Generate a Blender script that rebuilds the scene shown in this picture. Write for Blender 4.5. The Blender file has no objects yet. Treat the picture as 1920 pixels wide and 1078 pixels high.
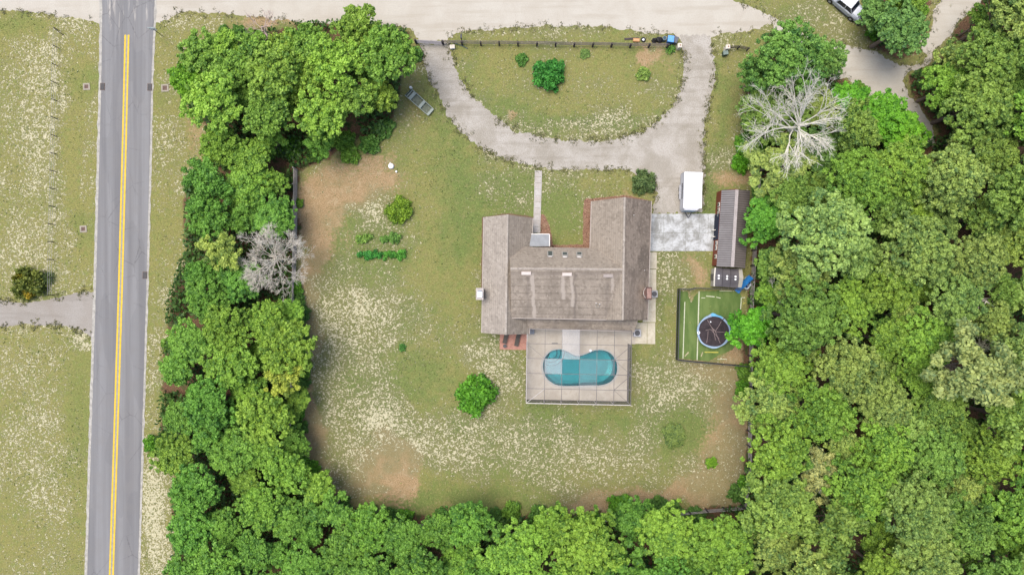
import bpy, math, random
import numpy as np
from mathutils import Vector, noise as mnoise
from mathutils.geometry import tessellate_polygon

R = math.radians
S = bpy.context.scene
COL = S.collection
random.seed(7)
RNG = np.random.default_rng(11)

# ---------------------------------------------------------------- camera, sky, sun, exposure
HC = 91.43                                   # camera height above the ground, metres
cam_d = bpy.data.cameras.new('camera'); cam = bpy.data.objects.new('camera', cam_d); COL.objects.link(cam)
cam_d.sensor_width = 36; cam_d.lens = 24; cam_d.clip_end = 3000; cam_d.clip_start = 0.5
cam.location = (0, 0, HC); cam.rotation_euler = (0, 0, 0)
S.camera = cam

SUN_EL, SUN_AZ = 72.0, -58.0                 # azimuth: from the upper left of the photo (north = up, negative = west)
w = bpy.data.worlds.new('World'); S.world = w; w.use_nodes = True
nt = w.node_tree
sky = nt.nodes.new('ShaderNodeTexSky'); sky.sky_type = 'NISHITA'; sky.sun_disc = False
sky.sun_elevation = R(SUN_EL); sky.sun_rotation = R(SUN_AZ)
sky.air_density = 1.0; sky.dust_density = 3.0; sky.ozone_density = 0.6
bg = nt.nodes['Background']; bg.inputs[1].default_value = 0.15
nt.links.new(sky.outputs[0], bg.inputs[0])
sun_d = bpy.data.lights.new('sun', 'SUN'); sun = bpy.data.objects.new('sun', sun_d); COL.objects.link(sun)
sun_d.energy = 1.9; sun_d.angle = R(36); sun_d.color = (1.0, 0.95, 0.87)
sun.rotation_euler = (R(90 - SUN_EL), 0, R(180 - SUN_AZ))
S.view_settings.view_transform = 'Standard'; S.view_settings.look = 'None'
S.view_settings.gamma = 1; S.view_settings.exposure = 0.76
S.cycles.max_bounces = 8; S.cycles.transparent_max_bounces = 16

# ---------------------------------------------------------------- helpers
PX = 14.0
def P(px, py, h=0.0):
    f = (HC - h) / HC / PX
    return Vector(((px - 960) * f, (539 - py) * f, h))

def tag(o, label=None, cat=None, group=None, kind=None):
    if label: o['label'] = label
    if cat: o['category'] = cat
    if group: o['group'] = group
    if kind: o['kind'] = kind
    return o

def thing(name, label, cat, loc=(0, 0, 0), rz=0.0, group=None):
    o = bpy.data.objects.new(name, None); COL.objects.link(o)
    o.empty_display_size = 0.3
    o.location = loc; o.rotation_euler = (0, 0, rz)
    return tag(o, label, cat, group)

def link(name, me, m, parent=None, loc=None):
    o = bpy.data.objects.new(name, me); COL.objects.link(o)
    if m is not None:
        me.materials.clear(); me.materials.append(m)
    if parent is not None: o.parent = parent
    if loc is not None: o.location = loc
    return o

def copy_tree(o, parent=None):
    c = o.copy(); COL.objects.link(c)
    if parent is not None: c.parent = parent
    for ch in list(o.children): copy_tree(ch, c)
    return c

class MB:
    """collects simple solids, then links them as one mesh object"""
    def __init__(s): s.v = []; s.f = []
    def add(s, vs, fs):
        b = len(s.v); s.v += [tuple(v) for v in vs]; s.f += [tuple(b + i for i in f) for f in fs]; return s
    def box(s, cx, cy, z0, sx, sy, sz, rz=0.0, tx=1.0, ty=1.0):
        c, n = math.cos(rz), math.sin(rz); vs = []
        for z, kx, ky in ((z0, 1, 1), (z0 + sz, tx, ty)):
            for ax, ay in ((-1, -1), (1, -1), (1, 1), (-1, 1)):
                x, y = ax * sx / 2 * kx, ay * sy / 2 * ky
                vs.append((cx + x * c - y * n, cy + x * n + y * c, z))
        return s.add(vs, [(3, 2, 1, 0), (4, 5, 6, 7), (0, 1, 5, 4), (1, 2, 6, 5), (2, 3, 7, 6), (3, 0, 4, 7)])
    def prism(s, pts, z0, z1, top=None):
        n = len(pts); top = top or pts
        vs = [(x, y, z0) for x, y in pts] + [(x, y, z1) for x, y in top]
        fs = [tuple(range(n))[::-1], tuple(range(n, 2 * n))] + [(i, (i + 1) % n, n + (i + 1) % n, n + i) for i in range(n)]
        return s.add(vs, fs)
    def bar(s, a, b, w=0.06, h=None):
        a, b = Vector(a), Vector(b); h = h or w
        d = (b - a); 
        if d.length < 1e-6: return s
        d.normalize(); up = Vector((0, 0, 1)) if abs(d.z) < 0.95 else Vector((1, 0, 0))
        u = d.cross(up).normalized(); v = u.cross(d).normalized()
        vs = []
        for p in (a, b):
            for i, j in ((-1, -1), (1, -1), (1, 1), (-1, 1)): vs.append(p + u * i * w / 2 + v * j * h / 2)
        return s.add(vs, [(3, 2, 1, 0), (4, 5, 6, 7), (0, 1, 5, 4), (1, 2, 6, 5), (2, 3, 7, 6), (3, 0, 4, 7)])
    def tube(s, pts, rs, n=6, cap=True):
        pts = [Vector(p) for p in pts]
        if not hasattr(rs, '__len__'): rs = [rs] * len(pts)
        vs = []; pu = None
        for i, p in enumerate(pts):
            d = (pts[min(i + 1, len(pts) - 1)] - pts[max(i - 1, 0)])
            d = d.normalized() if d.length > 1e-9 else Vector((0, 0, 1))
            if pu is None:
                up = Vector((0, 0, 1)) if abs(d.z) < 0.9 else Vector((1, 0, 0)); u = d.cross(up).normalized()
            else:
                u = (pu - d * pu.dot(d)); u = u.normalized() if u.length > 1e-6 else d.orthogonal().normalized()
            pu = u; v = d.cross(u)
            for k in range(n):
                a = 2 * math.pi * k / n; vs.append(p + (u * math.cos(a) + v * math.sin(a)) * rs[i])
        fs = [(i * n + k, i * n + (k + 1) % n, (i + 1) * n + (k + 1) % n, (i + 1) * n + k) for i in range(len(pts) - 1) for k in range(n)]
        if cap: fs += [tuple(range(n))[::-1], tuple(range((len(pts) - 1) * n, len(pts) * n))]
        return s.add(vs, fs)
    def cyl(s, cx, cy, z0, r, h, n=24, r2=None):
        r2 = r if r2 is None else r2
        return s.prism([(cx + r * math.cos(2 * math.pi * k / n), cy + r * math.sin(2 * math.pi * k / n)) for k in range(n)], z0, z0 + h,
                       [(cx + r2 * math.cos(2 * math.pi * k / n), cy + r2 * math.sin(2 * math.pi * k / n)) for k in range(n)])
    def torus(s, cx, cy, cz, Rr, r, n=40, m=8, sz=1.0, a0=0, a1=2 * math.pi):
        full = abs(a1 - a0 - 2 * math.pi) < 1e-6; k = n if full else n + 1; vs = []
        for i in range(k):
            a = a0 + (a1 - a0) * i / n
            for j in range(m):
                b = 2 * math.pi * j / m; q = Rr + r * math.cos(b)
                vs.append((cx + q * math.cos(a), cy + q * math.sin(a), cz + r * math.sin(b) * sz))
        fs = [(i * m + j, ((i + 1) % k) * m + j, ((i + 1) % k) * m + (j + 1) % m, i * m + (j + 1) % m) for i in range(n) for j in range(m)]
        return s.add(vs, fs)
    def build(s, name, m, parent=None, loc=None, bevel=0.0, smooth=False):
        me = bpy.data.meshes.new(name); me.from_pydata(s.v, [], s.f); me.validate()
        if smooth: me.polygons.foreach_set('use_smooth', [True] * len(me.polygons))
        o = link(name, me, m, parent, loc)
        if bevel:
            b = o.modifiers.new('bevel', 'BEVEL'); b.width = bevel; b.segments = 2; b.limit_method = 'ANGLE'
        return o

def np_mesh(name, verts, faces, attrs=None):
    """verts (n,3), faces (m,k) numpy -> mesh; attrs: {name:(domain, array)}"""
    me = bpy.data.meshes.new(name); n, k = faces.shape
    me.vertices.add(len(verts)); me.vertices.foreach_set('co', np.asarray(verts, np.float32).ravel())
    me.loops.add(n * k); me.loops.foreach_set('vertex_index', faces.astype(np.int32).ravel())
    me.polygons.add(n); me.polygons.foreach_set('loop_start', np.arange(0, n * k, k, dtype=np.int32))
    for a, (dom, arr) in (attrs or {}).items():
        at = me.attributes.new(a, 'FLOAT', dom); at.data.foreach_set('value', np.asarray(arr, np.float32))
    me.update(calc_edges=True)
    return me

# ---------------------------------------------------------------- material helpers
class NT:
    def __init__(s, name):
        s.m = bpy.data.materials.new(name); s.m.use_nodes = True; s.t = s.m.node_tree
        s.b = s.t.nodes['Principled BSDF']; s.out = s.t.nodes['Material Output']; s._c = None
    def n(s, typ, **kw):
        x = s.t.nodes.new(typ)
        for k, v in kw.items(): setattr(x, k, v)
        return x
    def L(s, a, b): s.t.links.new(a, b)
    def put(s, inp, v):
        if isinstance(v, bpy.types.NodeSocket): s.L(v, inp)
        elif isinstance(v, (tuple, list)) and len(v) == 3 and inp.type == 'RGBA': inp.default_value = (*v, 1)
        else: inp.default_value = v
    def coord(s, kind='Object'):
        if s._c is None: s._c = s.n('ShaderNodeTexCoord')
        return s._c.outputs[kind]
    def map(s, scale=(1, 1, 1), rot=(0, 0, 0), kind='Object'):
        q = s.n('ShaderNodeMapping'); s.L(s.coord(kind), q.inputs[0]); q.inputs['Scale'].default_value = scale; q.inputs['Rotation'].default_value = rot
        return q.outputs[0]
    def noise(s, scale, detail=3, rough=0.5, vec=None, dist=0.0):
        q = s.n('ShaderNodeTexNoise'); s.L(vec or s.coord(), q.inputs['Vector'])
        q.inputs['Scale'].default_value = scale; q.inputs['Detail'].default_value = detail
        q.inputs['Roughness'].default_value = rough; q.inputs['Distortion'].default_value = dist
        return q.outputs['Fac']
    def attr(s, name):
        q = s.n('ShaderNodeAttribute'); q.attribute_name = name; return q.outputs['Fac']
    def math(s, op, a, b=0.0, c=None, clamp=False):
        q = s.n('ShaderNodeMath', operation=op, use_clamp=clamp); s.put(q.inputs[0], a); s.put(q.inputs[1], b)
        if c is not None: s.put(q.inputs[2], c)
        return q.outputs[0]
    def ramp(s, v, a, b, lo=0.0, hi=1.0):
        q = s.n('ShaderNodeMapRange'); q.clamp = True; q.interpolation_type = 'SMOOTHSTEP'
        s.put(q.inputs[0], v); s.put(q.inputs[1], a); s.put(q.inputs[2], b); s.put(q.inputs[3], lo); s.put(q.inputs[4], hi)
        return q.outputs[0]
    def mix(s, f, a, b, mode='MIX'):
        q = s.n('ShaderNodeMix', data_type='RGBA', blend_type=mode); s.put(q.inputs[0], f); s.put(q.inputs[6], a); s.put(q.inputs[7], b)
        return q.outputs[2]
    def bump(s, h, strength=0.4, dist=0.05):
        q = s.n('ShaderNodeBump'); s.put(q.inputs['Height'], h); q.inputs['Strength'].default_value = strength; q.inputs['Distance'].default_value = dist
        s.L(q.outputs[0], s.b.inputs['Normal'])
    def fin(s, col, rough=0.8, spec=0.25, metal=0.0):
        s.put(s.b.inputs['Base Color'], col); s.put(s.b.inputs['Roughness'], rough)
        s.b.inputs['Specular IOR Level'].default_value = spec; s.b.inputs['Metallic'].default_value = metal
        return s.m

def scl(c, k): return tuple(x * k for x in c)
def simple(name, col, rough=0.6, var=0.25, scale=3.0, spec=0.3, metal=0.0, bump=0.0, col2=None, stretch=None):
    t = NT(name); v = t.map(stretch) if stretch else None
    a = t.noise(scale, 4, 0.6, v); b = t.noise(scale * 9, 3, 0.6, v)
    f = t.math('ADD', t.math('MULTIPLY', a, 0.6), t.math('MULTIPLY', b, 0.4))
    f = t.ramp(f, 0.3, 0.7)
    c = t.mix(f, scl(col, 1 - var), col2 or scl(col, 1 + var * 0.6))
    if bump: t.bump(b, bump, 0.03)
    return t.fin(c, rough, spec, metal)
# ---------------------------------------------------------------- ground maps (where grass, sand, soil and litter lie)
def vnoise(x, y, sc, seed, octv=3):
    out = np.zeros_like(x); amp = 1.0; tot = 0
    for o in range(octv):
        rg = np.random.default_rng(seed * 31 + o); T = rg.random((256, 256))
        u = x * sc + 100.3 * (o + 1); v = y * sc + 57.7 * (o + 1)
        iu = np.floor(u).astype(int); iv = np.floor(v).astype(int); fu = u - iu; fv = v - iv
        fu = fu * fu * (3 - 2 * fu); fv = fv * fv * (3 - 2 * fv)
        g = lambda a, b: T[a % 256, b % 256]
        out += amp * (g(iu, iv) * (1 - fu) * (1 - fv) + g(iu + 1, iv) * fu * (1 - fv) + g(iu, iv + 1) * (1 - fu) * fv + g(iu + 1, iv + 1) * fu * fv)
        tot += amp; amp *= 0.5; sc *= 2
    return out / tot

def inpoly(x, y, poly):
    c = np.zeros(x.shape, bool); n = len(poly); j = n - 1
    for i in range(n):
        xi, yi = poly[i]; xj, yj = poly[j]
        if yi != yj:
            c ^= ((yi > y) != (yj > y)) & (x < (xj - xi) * (y - yi) / (yj - yi) + xi)
        j = i
    return c

FOREST = [  # pixel outlines of the ground under trees
 [(345, 130), (400, 75), (560, 45), (690, 40), (765, 60), (755, 120), (745, 200), (720, 255), (650, 270), (600, 300), (556, 318), (556, 560), (562, 700), (560, 850), (600, 905), (680, 960), (820, 968), (1000, 965), (1100, 962), (1250, 955), (1385, 945), (1395, 860), (1400, 760), (1396, 690), (1400, 560), (1412, 480), (1416, 420), (1425, 330), (1395, 290), (1400, 160), (1440, 60), (1560, 100), (1570, 140), (1600, 165), (1660, 205), (1700, 215), (1735, 265), (1760, 250), (1735, 205), (1705, 175), (1705, 140), (1760, 110), (1800, 50), (1850, -10), (2600, -100), (2600, 1500), (330, 1500), (330, 930), (300, 820), (310, 700), (320, 560), (350, 470), (345, 340), (400, 300), (400, 240), (345, 190)],
 [(1615, 20), (1660, 5), (1745, 5), (1740, 60), (1725, 100), (1680, 112), (1640, 85)],
]
# (px, py, rx, ry, value): + more bare sand speckle / - less
SANDY = [(690, 700, 150, 230, .10), (1010, 800, 330, 90, .06), (640, 850, 60, 80, .10), (880, 800, 120, 80, .08), (672, 860, 16, 22, .9), (776, 850, 14, 25, 1.0), (700, 925, 40, 9, .9), (1160, 830, 200, 40, .08), (690, 395, 30, 16, .8), (1300, 760, 80, 60, .25), (60, 330, 110, 260, .5), (60, 480, 70, 80, .35), (60, 760, 90, 130, .45), (140, 45, 45, 30, .4), (90, 130, 60, 80, .3), (60, 1000, 90, 120, .35), (150, 160, 22, 40, -.9), (155, 440, 22, 45, -.9), (150, 780, 25, 150, -.5), (140, 290, 24, 90, -.7), (40, 55, 50, 18, -.9), (20, 1010, 60, 40, -.5),
 (105, 150, 8, 120, .4), (170, 330, 5, 200, .35), (345, 300, 60, 200, .3), (330, 560, 30, 90, .5), (300, 920, 30, 80, 1.1), (290, 1010, 25, 90, 1.0), (360, 350, 25, 20, .5), (290, 700, 16, 60, .5), (310, 70, 40, 50, -.2),
 (690, 400, 55, 45, .5), (770, 340, 60, 40, .25), (845, 300, 60, 120, -.45), (840, 480, 60, 110, -.8), (930, 360, 40, 30, .35), (680, 590, 95, 70, .62), (660, 570, 14, 22, 1.2), (735, 640, 18, 14, .9), (620, 650, 50, 90, .4), (800, 600, 60, 80, .3), (870, 560, 30, 60, -.2), (790, 720, 75, 50, -.75), (720, 640, 25, 12, -.3),
 (730, 780, 60, 60, .75), (720, 800, 25, 20, .9), (650, 780, 70, 80, .35), (840, 840, 90, 60, .55), (940, 700, 40, 40, .7), (900, 660, 40, 30, .4), (1000, 820, 120, 70, .5), (800, 900, 100, 40, -.3), (900, 930, 120, 28, -.8), (780, 945, 60, 20, -.8), (640, 890, 40, 40, .4),
 (1210, 820, 60, 60, .1), (1290, 700, 60, 30, .6), (1240, 770, 60, 60, .3), (1150, 880, 150, 40, .5), (1340, 900, 60, 60, .5), (1270, 815, 34, 45, -1.3), (1080, 830, 60, 30, -.2), (1370, 780, 30, 90, .4), (1140, 800, 60, 20, -.3), (1210, 690, 20, 40, .3),
 (1140, 120, 90, 40, -.35), (920, 130, 60, 50, -.3), (1150, 210, 40, 40, .55), (1060, 240, 130, 14, .55), (1230, 130, 30, 60, .2), (900, 230, 30, 30, -.2), (1060, 150, 40, 40, .2), (1350, 250, 30, 120, .0), (1360, 300, 25, 30, .7), (1350, 110, 28, 30, .3), (1360, 190, 25, 60, -.6),
 (1060, 350, 110, 30, .2), (1065, 420, 28, 35, -.3), (1275, 510, 45, 40, .45), (1240, 560, 15, 80, .3), (1500, 40, 60, 40, .5), (1150, 340, 50, 16, -.2), (915, 600, 40, 60, .1), (910, 520, 12, 60, .3), (915, 660, 30, 20, .4), (1040, 780, 150, 16, -.4), (600, 540, 30, 60, .3), (140, 635, 12, 18, 1.4), (155, 655, 12, 8, 1.4)]
SOIL = [(640, 350, 78, 42, .95), (600, 400, 55, 45, 1.1), (700, 345, 42, 34, .5), (710, 295, 50, 16, .5), (740, 240, 40, 50, .22), (765, 160, 20, 70, .3), (585, 480, 25, 60, .9), (578, 600, 15, 90, 1.3), (580, 760, 17, 110, 1.6), (592, 860, 16, 50, 1.6), (606, 905, 16, 30, 1.3), (630, 920, 30, 20, .8), (720, 884, 50, 46, 2.4), (735, 830, 22, 30, .4),
 (1340, 692, 70, 22, 1.2), (1365, 850, 50, 90, .95), (1350, 928, 60, 25, 1.1), (1280, 928, 130, 18, .8), (1110, 945, 45, 25, 1.3), (1190, 938, 34, 22, 1.0), (1380, 760, 20, 60, .8), (660, 575, 12, 20, .5), (730, 395, 16, 10, .4), (1220, 110, 24, 20, .9), (1240, 90, 40, 12, .3), (1380, 340, 50, 24, .8), (1310, 490, 25, 22, .6), (1325, 520, 15, 30, .5), (500, 30, 60, 22, .9), (385, 250, 30, 70, .5), (1410, 550, 12, 40, .9), (1640, 60, 30, 30, .4), (160, 430, 8, 8, .4), (700, 520, 90, 20, .15), (350, 60, 40, 30, .1), (945, 235, 9, 8, .9), (1180, 380, 60, 8, .6), (1290, 560, 20, 14, .5), (1385, 660, 22, 16, .8), (1000, 940, 60, 14, .2), (830, 950, 120, 10, .3)]
LUSH = [(163, 160, 30, 25, 1), (158, 430, 22, 30, .8), (40, 50, 45, 16, .9), (150, 780, 30, 170, .35), (135, 640, 40, 20, .4), (690, 455, 70, 45, .4), (850, 320, 80, 120, .35), (850, 470, 50, 120, .15), (780, 700, 70, 50, .5), (750, 600, 40, 50, .1), (920, 930, 120, 25, .6), (760, 940, 50, 15, .7), (1270, 815, 40, 45, 1.2), (1000, 790, 180, 40, .45), (1060, 820, 80, 40, .3), (1065, 380, 60, 70, .4), (970, 350, 40, 60, .5), (1325, 370, 18, 60, .9), (1355, 190, 22, 90, .5), (1250, 500, 15, 60, .5), (900, 230, 60, 40, .35), (1100, 240, 150, 20, .5), (960, 230, 40, 30, .3), (140, 20, 30, 90, .0), (640, 500, 60, 30, .3), (1240, 640, 15, 80, .3), (940, 620, 60, 60, .25), (640, 690, 90, 60, .3), (900, 880, 120, 40, .3), (1100, 230, 80, 25, .5), (110, 570, 60, 12, .7), (60, 520, 60, 30, .4)]

def blobs(x, y, L):
    o = np.zeros_like(x)
    for (a, b, rx, ry, v) in L:
        d = ((x - a) / rx) ** 2 + ((y - b) / ry) ** 2
        o += v * np.exp(-d * 0.9)
    return o

DRIVE_LINE = [(400, 36), (340, 38), (120, 38), (60, 34), (880, 62), (960, 60), (1040, 56), (1120, 56), (1200, 62), (600, 55), (1350, 75), (800, 130), (850, 225), (925, 292), (1000, 316), (1080, 322), (1180, 322), (1010, 256), (1080, 262), (1160, 258), (1235, 225), (1275, 170), (1285, 110), (1335, 150), (1325, 220), (1325, 300), (890, 185), (950, 240), (860, 120), (1230, 398)]
def edge_sand(x, y):
    return blobs(x, y, [(a, b, 26, 12, .42) for a, b in DRIVE_LINE])

def axis(lo, hi, st, far):
    a = list(np.arange(lo, hi + 1e-6, st)); k = st; x = hi
    while x < far: k *= 1.5; x += k; a.append(x)
    k = st; x = lo; b = []
    while x > -far: k *= 1.5; x -= k; b.append(x)
    return np.array(b[::-1] + a)

gx = axis(-76, 76, 0.3, 900); gy = axis(-44, 44, 0.3, 900)
X, Y = np.meshgrid(gx, gy); PXX = X * PX + 960; PYY = 539 - Y * PX
wx = PXX + (vnoise(X, Y, .25, 3) - .5) * 60 + (vnoise(X, Y, 1.1, 23) - .5) * 16
wy = PYY + (vnoise(X, Y, .25, 4) - .5) * 60 + (vnoise(X, Y, 1.1, 24) - .5) * 16
litter = np.zeros_like(X)
fx = PXX + (vnoise(X, Y, .5, 5) - .5) * 26; fy = PYY + (vnoise(X, Y, .5, 6) - .5) * 26
for p in FOREST: litter = np.maximum(litter, inpoly(fx, fy, p).astype(float))
EDGE_PTS = []
sandy = 0.40 + edge_sand(PXX, PYY) + blobs(wx, wy, SANDY) + (vnoise(X, Y, .12, 8) - .5) * .35 + (vnoise(X, Y, .38, 9) - .5) * .95
soil = blobs(PXX + (wx - PXX) * 1.1, PYY + (wy - PYY) * 1.1, SOIL) + (vnoise(X, Y, .3, 12) - .5) * .25
lush = blobs(wx, wy, LUSH) + (vnoise(X, Y, .2, 10) - .5) * 1.1 + (vnoise(X, Y, .9, 16) - .5) * .5
gold = (PXX < 420).astype(float) * .7 + vnoise(X, Y, .07, 14) * .35 + blobs(PXX, PYY, [(1100, 880, 260, 50, .4), (1020, 110, 200, 60, .4)])
GZ = np.zeros_like(X)
pool_in = (PXX > 1004) & (PXX < 1166) & (PYY > 642) & (PYY < 738)
GZ[pool_in] = -3.0
n_, m_ = X.shape
idx = np.arange(n_ * m_).reshape(n_, m_)
faces = np.stack([idx[:-1, :-1], idx[:-1, 1:], idx[1:, 1:], idx[1:, :-1]], -1).reshape(-1, 4)
gme = np_mesh('ground', np.stack([X, Y, GZ], -1).reshape(-1, 3), faces,
              {'sandy': ('POINT', sandy.ravel()), 'soil': ('POINT', soil.ravel()), 'lush': ('POINT', lush.ravel()),
               'litter': ('POINT', litter.ravel()), 'gold': ('POINT', gold.ravel())})

def ground_mat():
    t = NT('lawn_soil_and_sand')
    sandy, soil, lush, lit, gold = [t.attr(a) for a in ('sandy', 'soil', 'lush', 'litter', 'gold')]
    n1 = t.noise(0.9, 4, 0.6); n2 = t.noise(7.0, 3, 0.65); n3 = t.noise(22.0, 2, 0.6)
    # grass
    g = t.mix(t.ramp(t.math('ADD', lush, t.math('SUBTRACT', n1, 0.5)), -0.20, 0.62), (0.218, 0.205, 0.068), (0.100, 0.158, 0.040))
    g = t.mix(t.math('MULTIPLY', gold, 0.5, clamp=True), g, (0.270, 0.238, 0.072))
    g = t.mix(t.ramp(n2, 0.38, 0.66, 0.0, 0.68), g, (0.098, 0.108, 0.036))
    g = t.mix(t.ramp(n3, 0.5, 0.75, 0.0, 0.5), g, (0.30, 0.275, 0.12))
    n5 = t.noise(1.3, 5, .7, dist=.5)
    g = t.mix(t.ramp(n5, .50, .66, 0, .55), g, (0.150, 0.195, 0.052)); g = t.mix(t.ramp(n5, .46, .32, 0, .5), g, (0.215, 0.185, 0.085))
    n6 = t.noise(4.2, 4, .75, dist=.5)
    g = t.mix(t.ramp(n6, .50, .64, 0, .50), g, (0.112, 0.122, 0.044)); g = t.mix(t.ramp(n6, .47, .36, 0, .45), g, (0.275, 0.262, 0.115))
    # soil
    s = t.mix(t.ramp(n2, 0.35, 0.65), (0.24, 0.155, 0.080), (0.40, 0.275, 0.165))
    s = t.mix(t.ramp(n3, 0.52, 0.72, 0, .6), s, (0.15, 0.12, 0.06))
    n4 = t.noise(0.9, 6, .74, dist=.8)
    s = t.mix(t.ramp(n4, .50, .66, 0, .7), s, (0.40, 0.30, 0.19)); s = t.mix(t.ramp(n4, .44, .30, 0, .75), s, (0.165, 0.125, 0.055))
    sf = t.ramp(t.math('ADD', soil, t.math('MULTIPLY', t.math('SUBTRACT', t.noise(2.6, 5, 0.7), 0.5), 1.9)), 0.20, 0.74)
    c = t.mix(t.math('MULTIPLY', sf, 0.88), g, s)
    c = t.mix(t.math('MULTIPLY', t.ramp(sandy, .35, .9, 0, .5), t.ramp(t.math('ADD', gold, 0.0), .9, .3)), c, (0.125, 0.140, 0.056))
    # pale sand speckle, worm-like flecks of bare sand between tufts
    q = t.noise(2.3, 3, 0.66, dist=1.1)
    q2 = t.noise(4.9, 2, 0.55, dist=0.8)
    sp = t.math('ADD', t.math('MULTIPLY', q, 0.55), t.math('MULTIPLY', q2, 0.45))
    thr = t.math('SUBTRACT', 0.622, t.math('MULTIPLY', t.math('ADD', t.math('MINIMUM', sandy, 0.85), t.math('MULTIPLY', t.math('MAXIMUM', t.math('SUBTRACT', t.math('MINIMUM', sandy, 1.9), 0.85), 0.0), 0.6)), 0.124))
    thr = t.math('ADD', thr, t.math('MULTIPLY', t.math('MINIMUM', t.math('MAXIMUM', soil, 0.0), 1.4), 0.040))
    f = t.ramp(t.math('SUBTRACT', sp, thr), -0.02, 0.065)
    pale = t.mix(t.ramp(n2, 0.3, 0.7), (0.37, 0.335, 0.20), (0.54, 0.50, 0.355))
    fm = t.ramp(t.math('SUBTRACT', sp, thr), -0.11, 0.01)
    c = t.mix(t.math('MULTIPLY', fm, t.math('MULTIPLY', t.math('MINIMUM', t.math('MAXIMUM', sandy, 0.0), 1.0), 0.30)), c, (0.255, 0.235, 0.130))
    c = t.mix(t.math('MULTIPLY', f, 0.90), c, pale)
    f2 = t.ramp(t.math('SUBTRACT', thr, sp), 0.0, 0.04, 1.0, 0.0)
    f2 = t.math('MULTIPLY', f2, t.math('SUBTRACT', 1.0, f))
    c = t.mix(t.math('MULTIPLY', f2, 0.62), c, (0.085, 0.080, 0.030))
    # leaf litter under the trees
    l = t.mix(t.ramp(n2, 0.35, 0.65), (0.075, 0.045, 0.026), (0.18, 0.105, 0.062))
    l = t.mix(t.ramp(n1, 0.5, 0.62), l, (0.06, 0.075, 0.025))
    c = t.mix(lit, c, l)
    t.bump(t.math('ADD', n2, t.math('MULTIPLY', f, -0.4)), 0.5, 0.12)
    return t.fin(c, 0.95, 0.08)
tag(link('ground', gme, ground_mat()), kind='structure')

# ---------------------------------------------------------------- flat surfaces with ragged edges
def ragged(pts, amp=0.22, step=0.35, seed=0, closed=True):
    """pixel outline -> dense world outline with broken edge"""
    W = [P(*p) for p in pts]; out = []
    n = len(W)
    for i in range(n if closed else n - 1):
        a, b = W[i], W[(i + 1) % n]; d = b - a; k = max(1, int(d.length / step)); nn = Vector((-d.y, d.x, 0)).normalized()
        for j in range(k):
            p = a + d * j / k
            q = mnoise.noise(Vector((p.x * .45, p.y * .45, seed))) * 1.3 + mnoise.noise(Vector((p.x * 1.7, p.y * 1.7, seed + 5))) * .9 + mnoise.noise(Vector((p.x * 4.1, p.y * 4.1, seed + 9))) * .75
            out.append(p + nn * q * amp)
    return out

def smooth_closed(pts, k=5):
    """Catmull-Rom through pixel points"""
    out = []; n = len(pts)
    for i in range(n):
        p0, p1, p2, p3 = [Vector(pts[(i + j) % n]) for j in (-1, 0, 1, 2)]
        for j in range(k):
            t = j / k
            out.append(tuple(0.5 * ((2 * p1) + (-p0 + p2) * t + (2 * p0 - 5 * p1 + 4 * p2 - p3) * t * t + (-p0 + 3 * p1 - 3 * p2 + p3) * t ** 3)))
    return out

def sheet(name, outline, z, m, holes=(), kind='structure', parent=None):
    loops = [[Vector((p.x, p.y, 0)) for p in outline]] + [[Vector((p.x, p.y, 0)) for p in h] for h in holes]
    tr = tessellate_polygon(loops); flat = [p for l in loops for p in l]
    me = bpy.data.meshes.new(name)
    fs = []
    for a, b, c in tr:
        A, B, C = flat[a], flat[b], flat[c]
        fs.append((a, b, c) if (B - A).cross(C - A).z > 0 else (a, c, b))
    me.from_pydata([(p.x, p.y, z) for p in flat], [], fs); me.validate()
    o = link(name, me, m, parent)
    if parent is None and kind: tag(o, kind=kind)
    return o

def sand_mat(name, c1, c2, c3, gr, grass=(0.2, 0.19, 0.08), cut=0.66):
    t = NT(name)
    a = t.noise(0.35, 5, 0.6, dist=.5); b = t.noise(3.0, 4, 0.7); g = t.noise(18, 2, 0.6)
    tr = t.noise(1.0, 3, .6, t.map((.08, .9, 1)))
    h_ = t.noise(7.5, 4, .75)
    c = t.mix(t.ramp(a, 0.32, 0.68), c1, c2)
    c = t.mix(t.ramp(h_, .46, .62, 0, gr * .7), c, scl(c3, .9))
    c = t.mix(t.ramp(h_, .45, .33, 0, gr * .6), c, scl(c2, 1.12))
    c = t.mix(t.ramp(tr, 0.5, 0.66, 0, .4), c, c3)
    c = t.mix(t.ramp(b, 0.55, 0.75, 0, .45), c, c3)
    c = t.mix(t.ramp(g, 0.55, 0.8, 0, gr), c, scl(c3, .6))
    c = t.mix(t.ramp(t.noise(1.6, 5, .75, dist=.6), cut, cut + .05, 0, .8), c, grass)
    t.bump(b, .3, .05)
    return t.fin(c, .95, .08)

SAND = sand_mat('pale_road_sand', (0.396, 0.361, 0.303), (0.430, 0.400, 0.342), (0.327, 0.287, 0.229), .35, cut=.72)
GRAVEL = sand_mat('pale_grey_gravel', (0.290, 0.262, 0.217), (0.400, 0.370, 0.328), (0.215, 0.190, 0.150), .7, cut=.66)
GRAVEL2 = sand_mat('grey_gravel', (0.264, 0.236, 0.203), (0.296, 0.272, 0.242), (0.200, 0.176, 0.148), .5, cut=.70)

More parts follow.
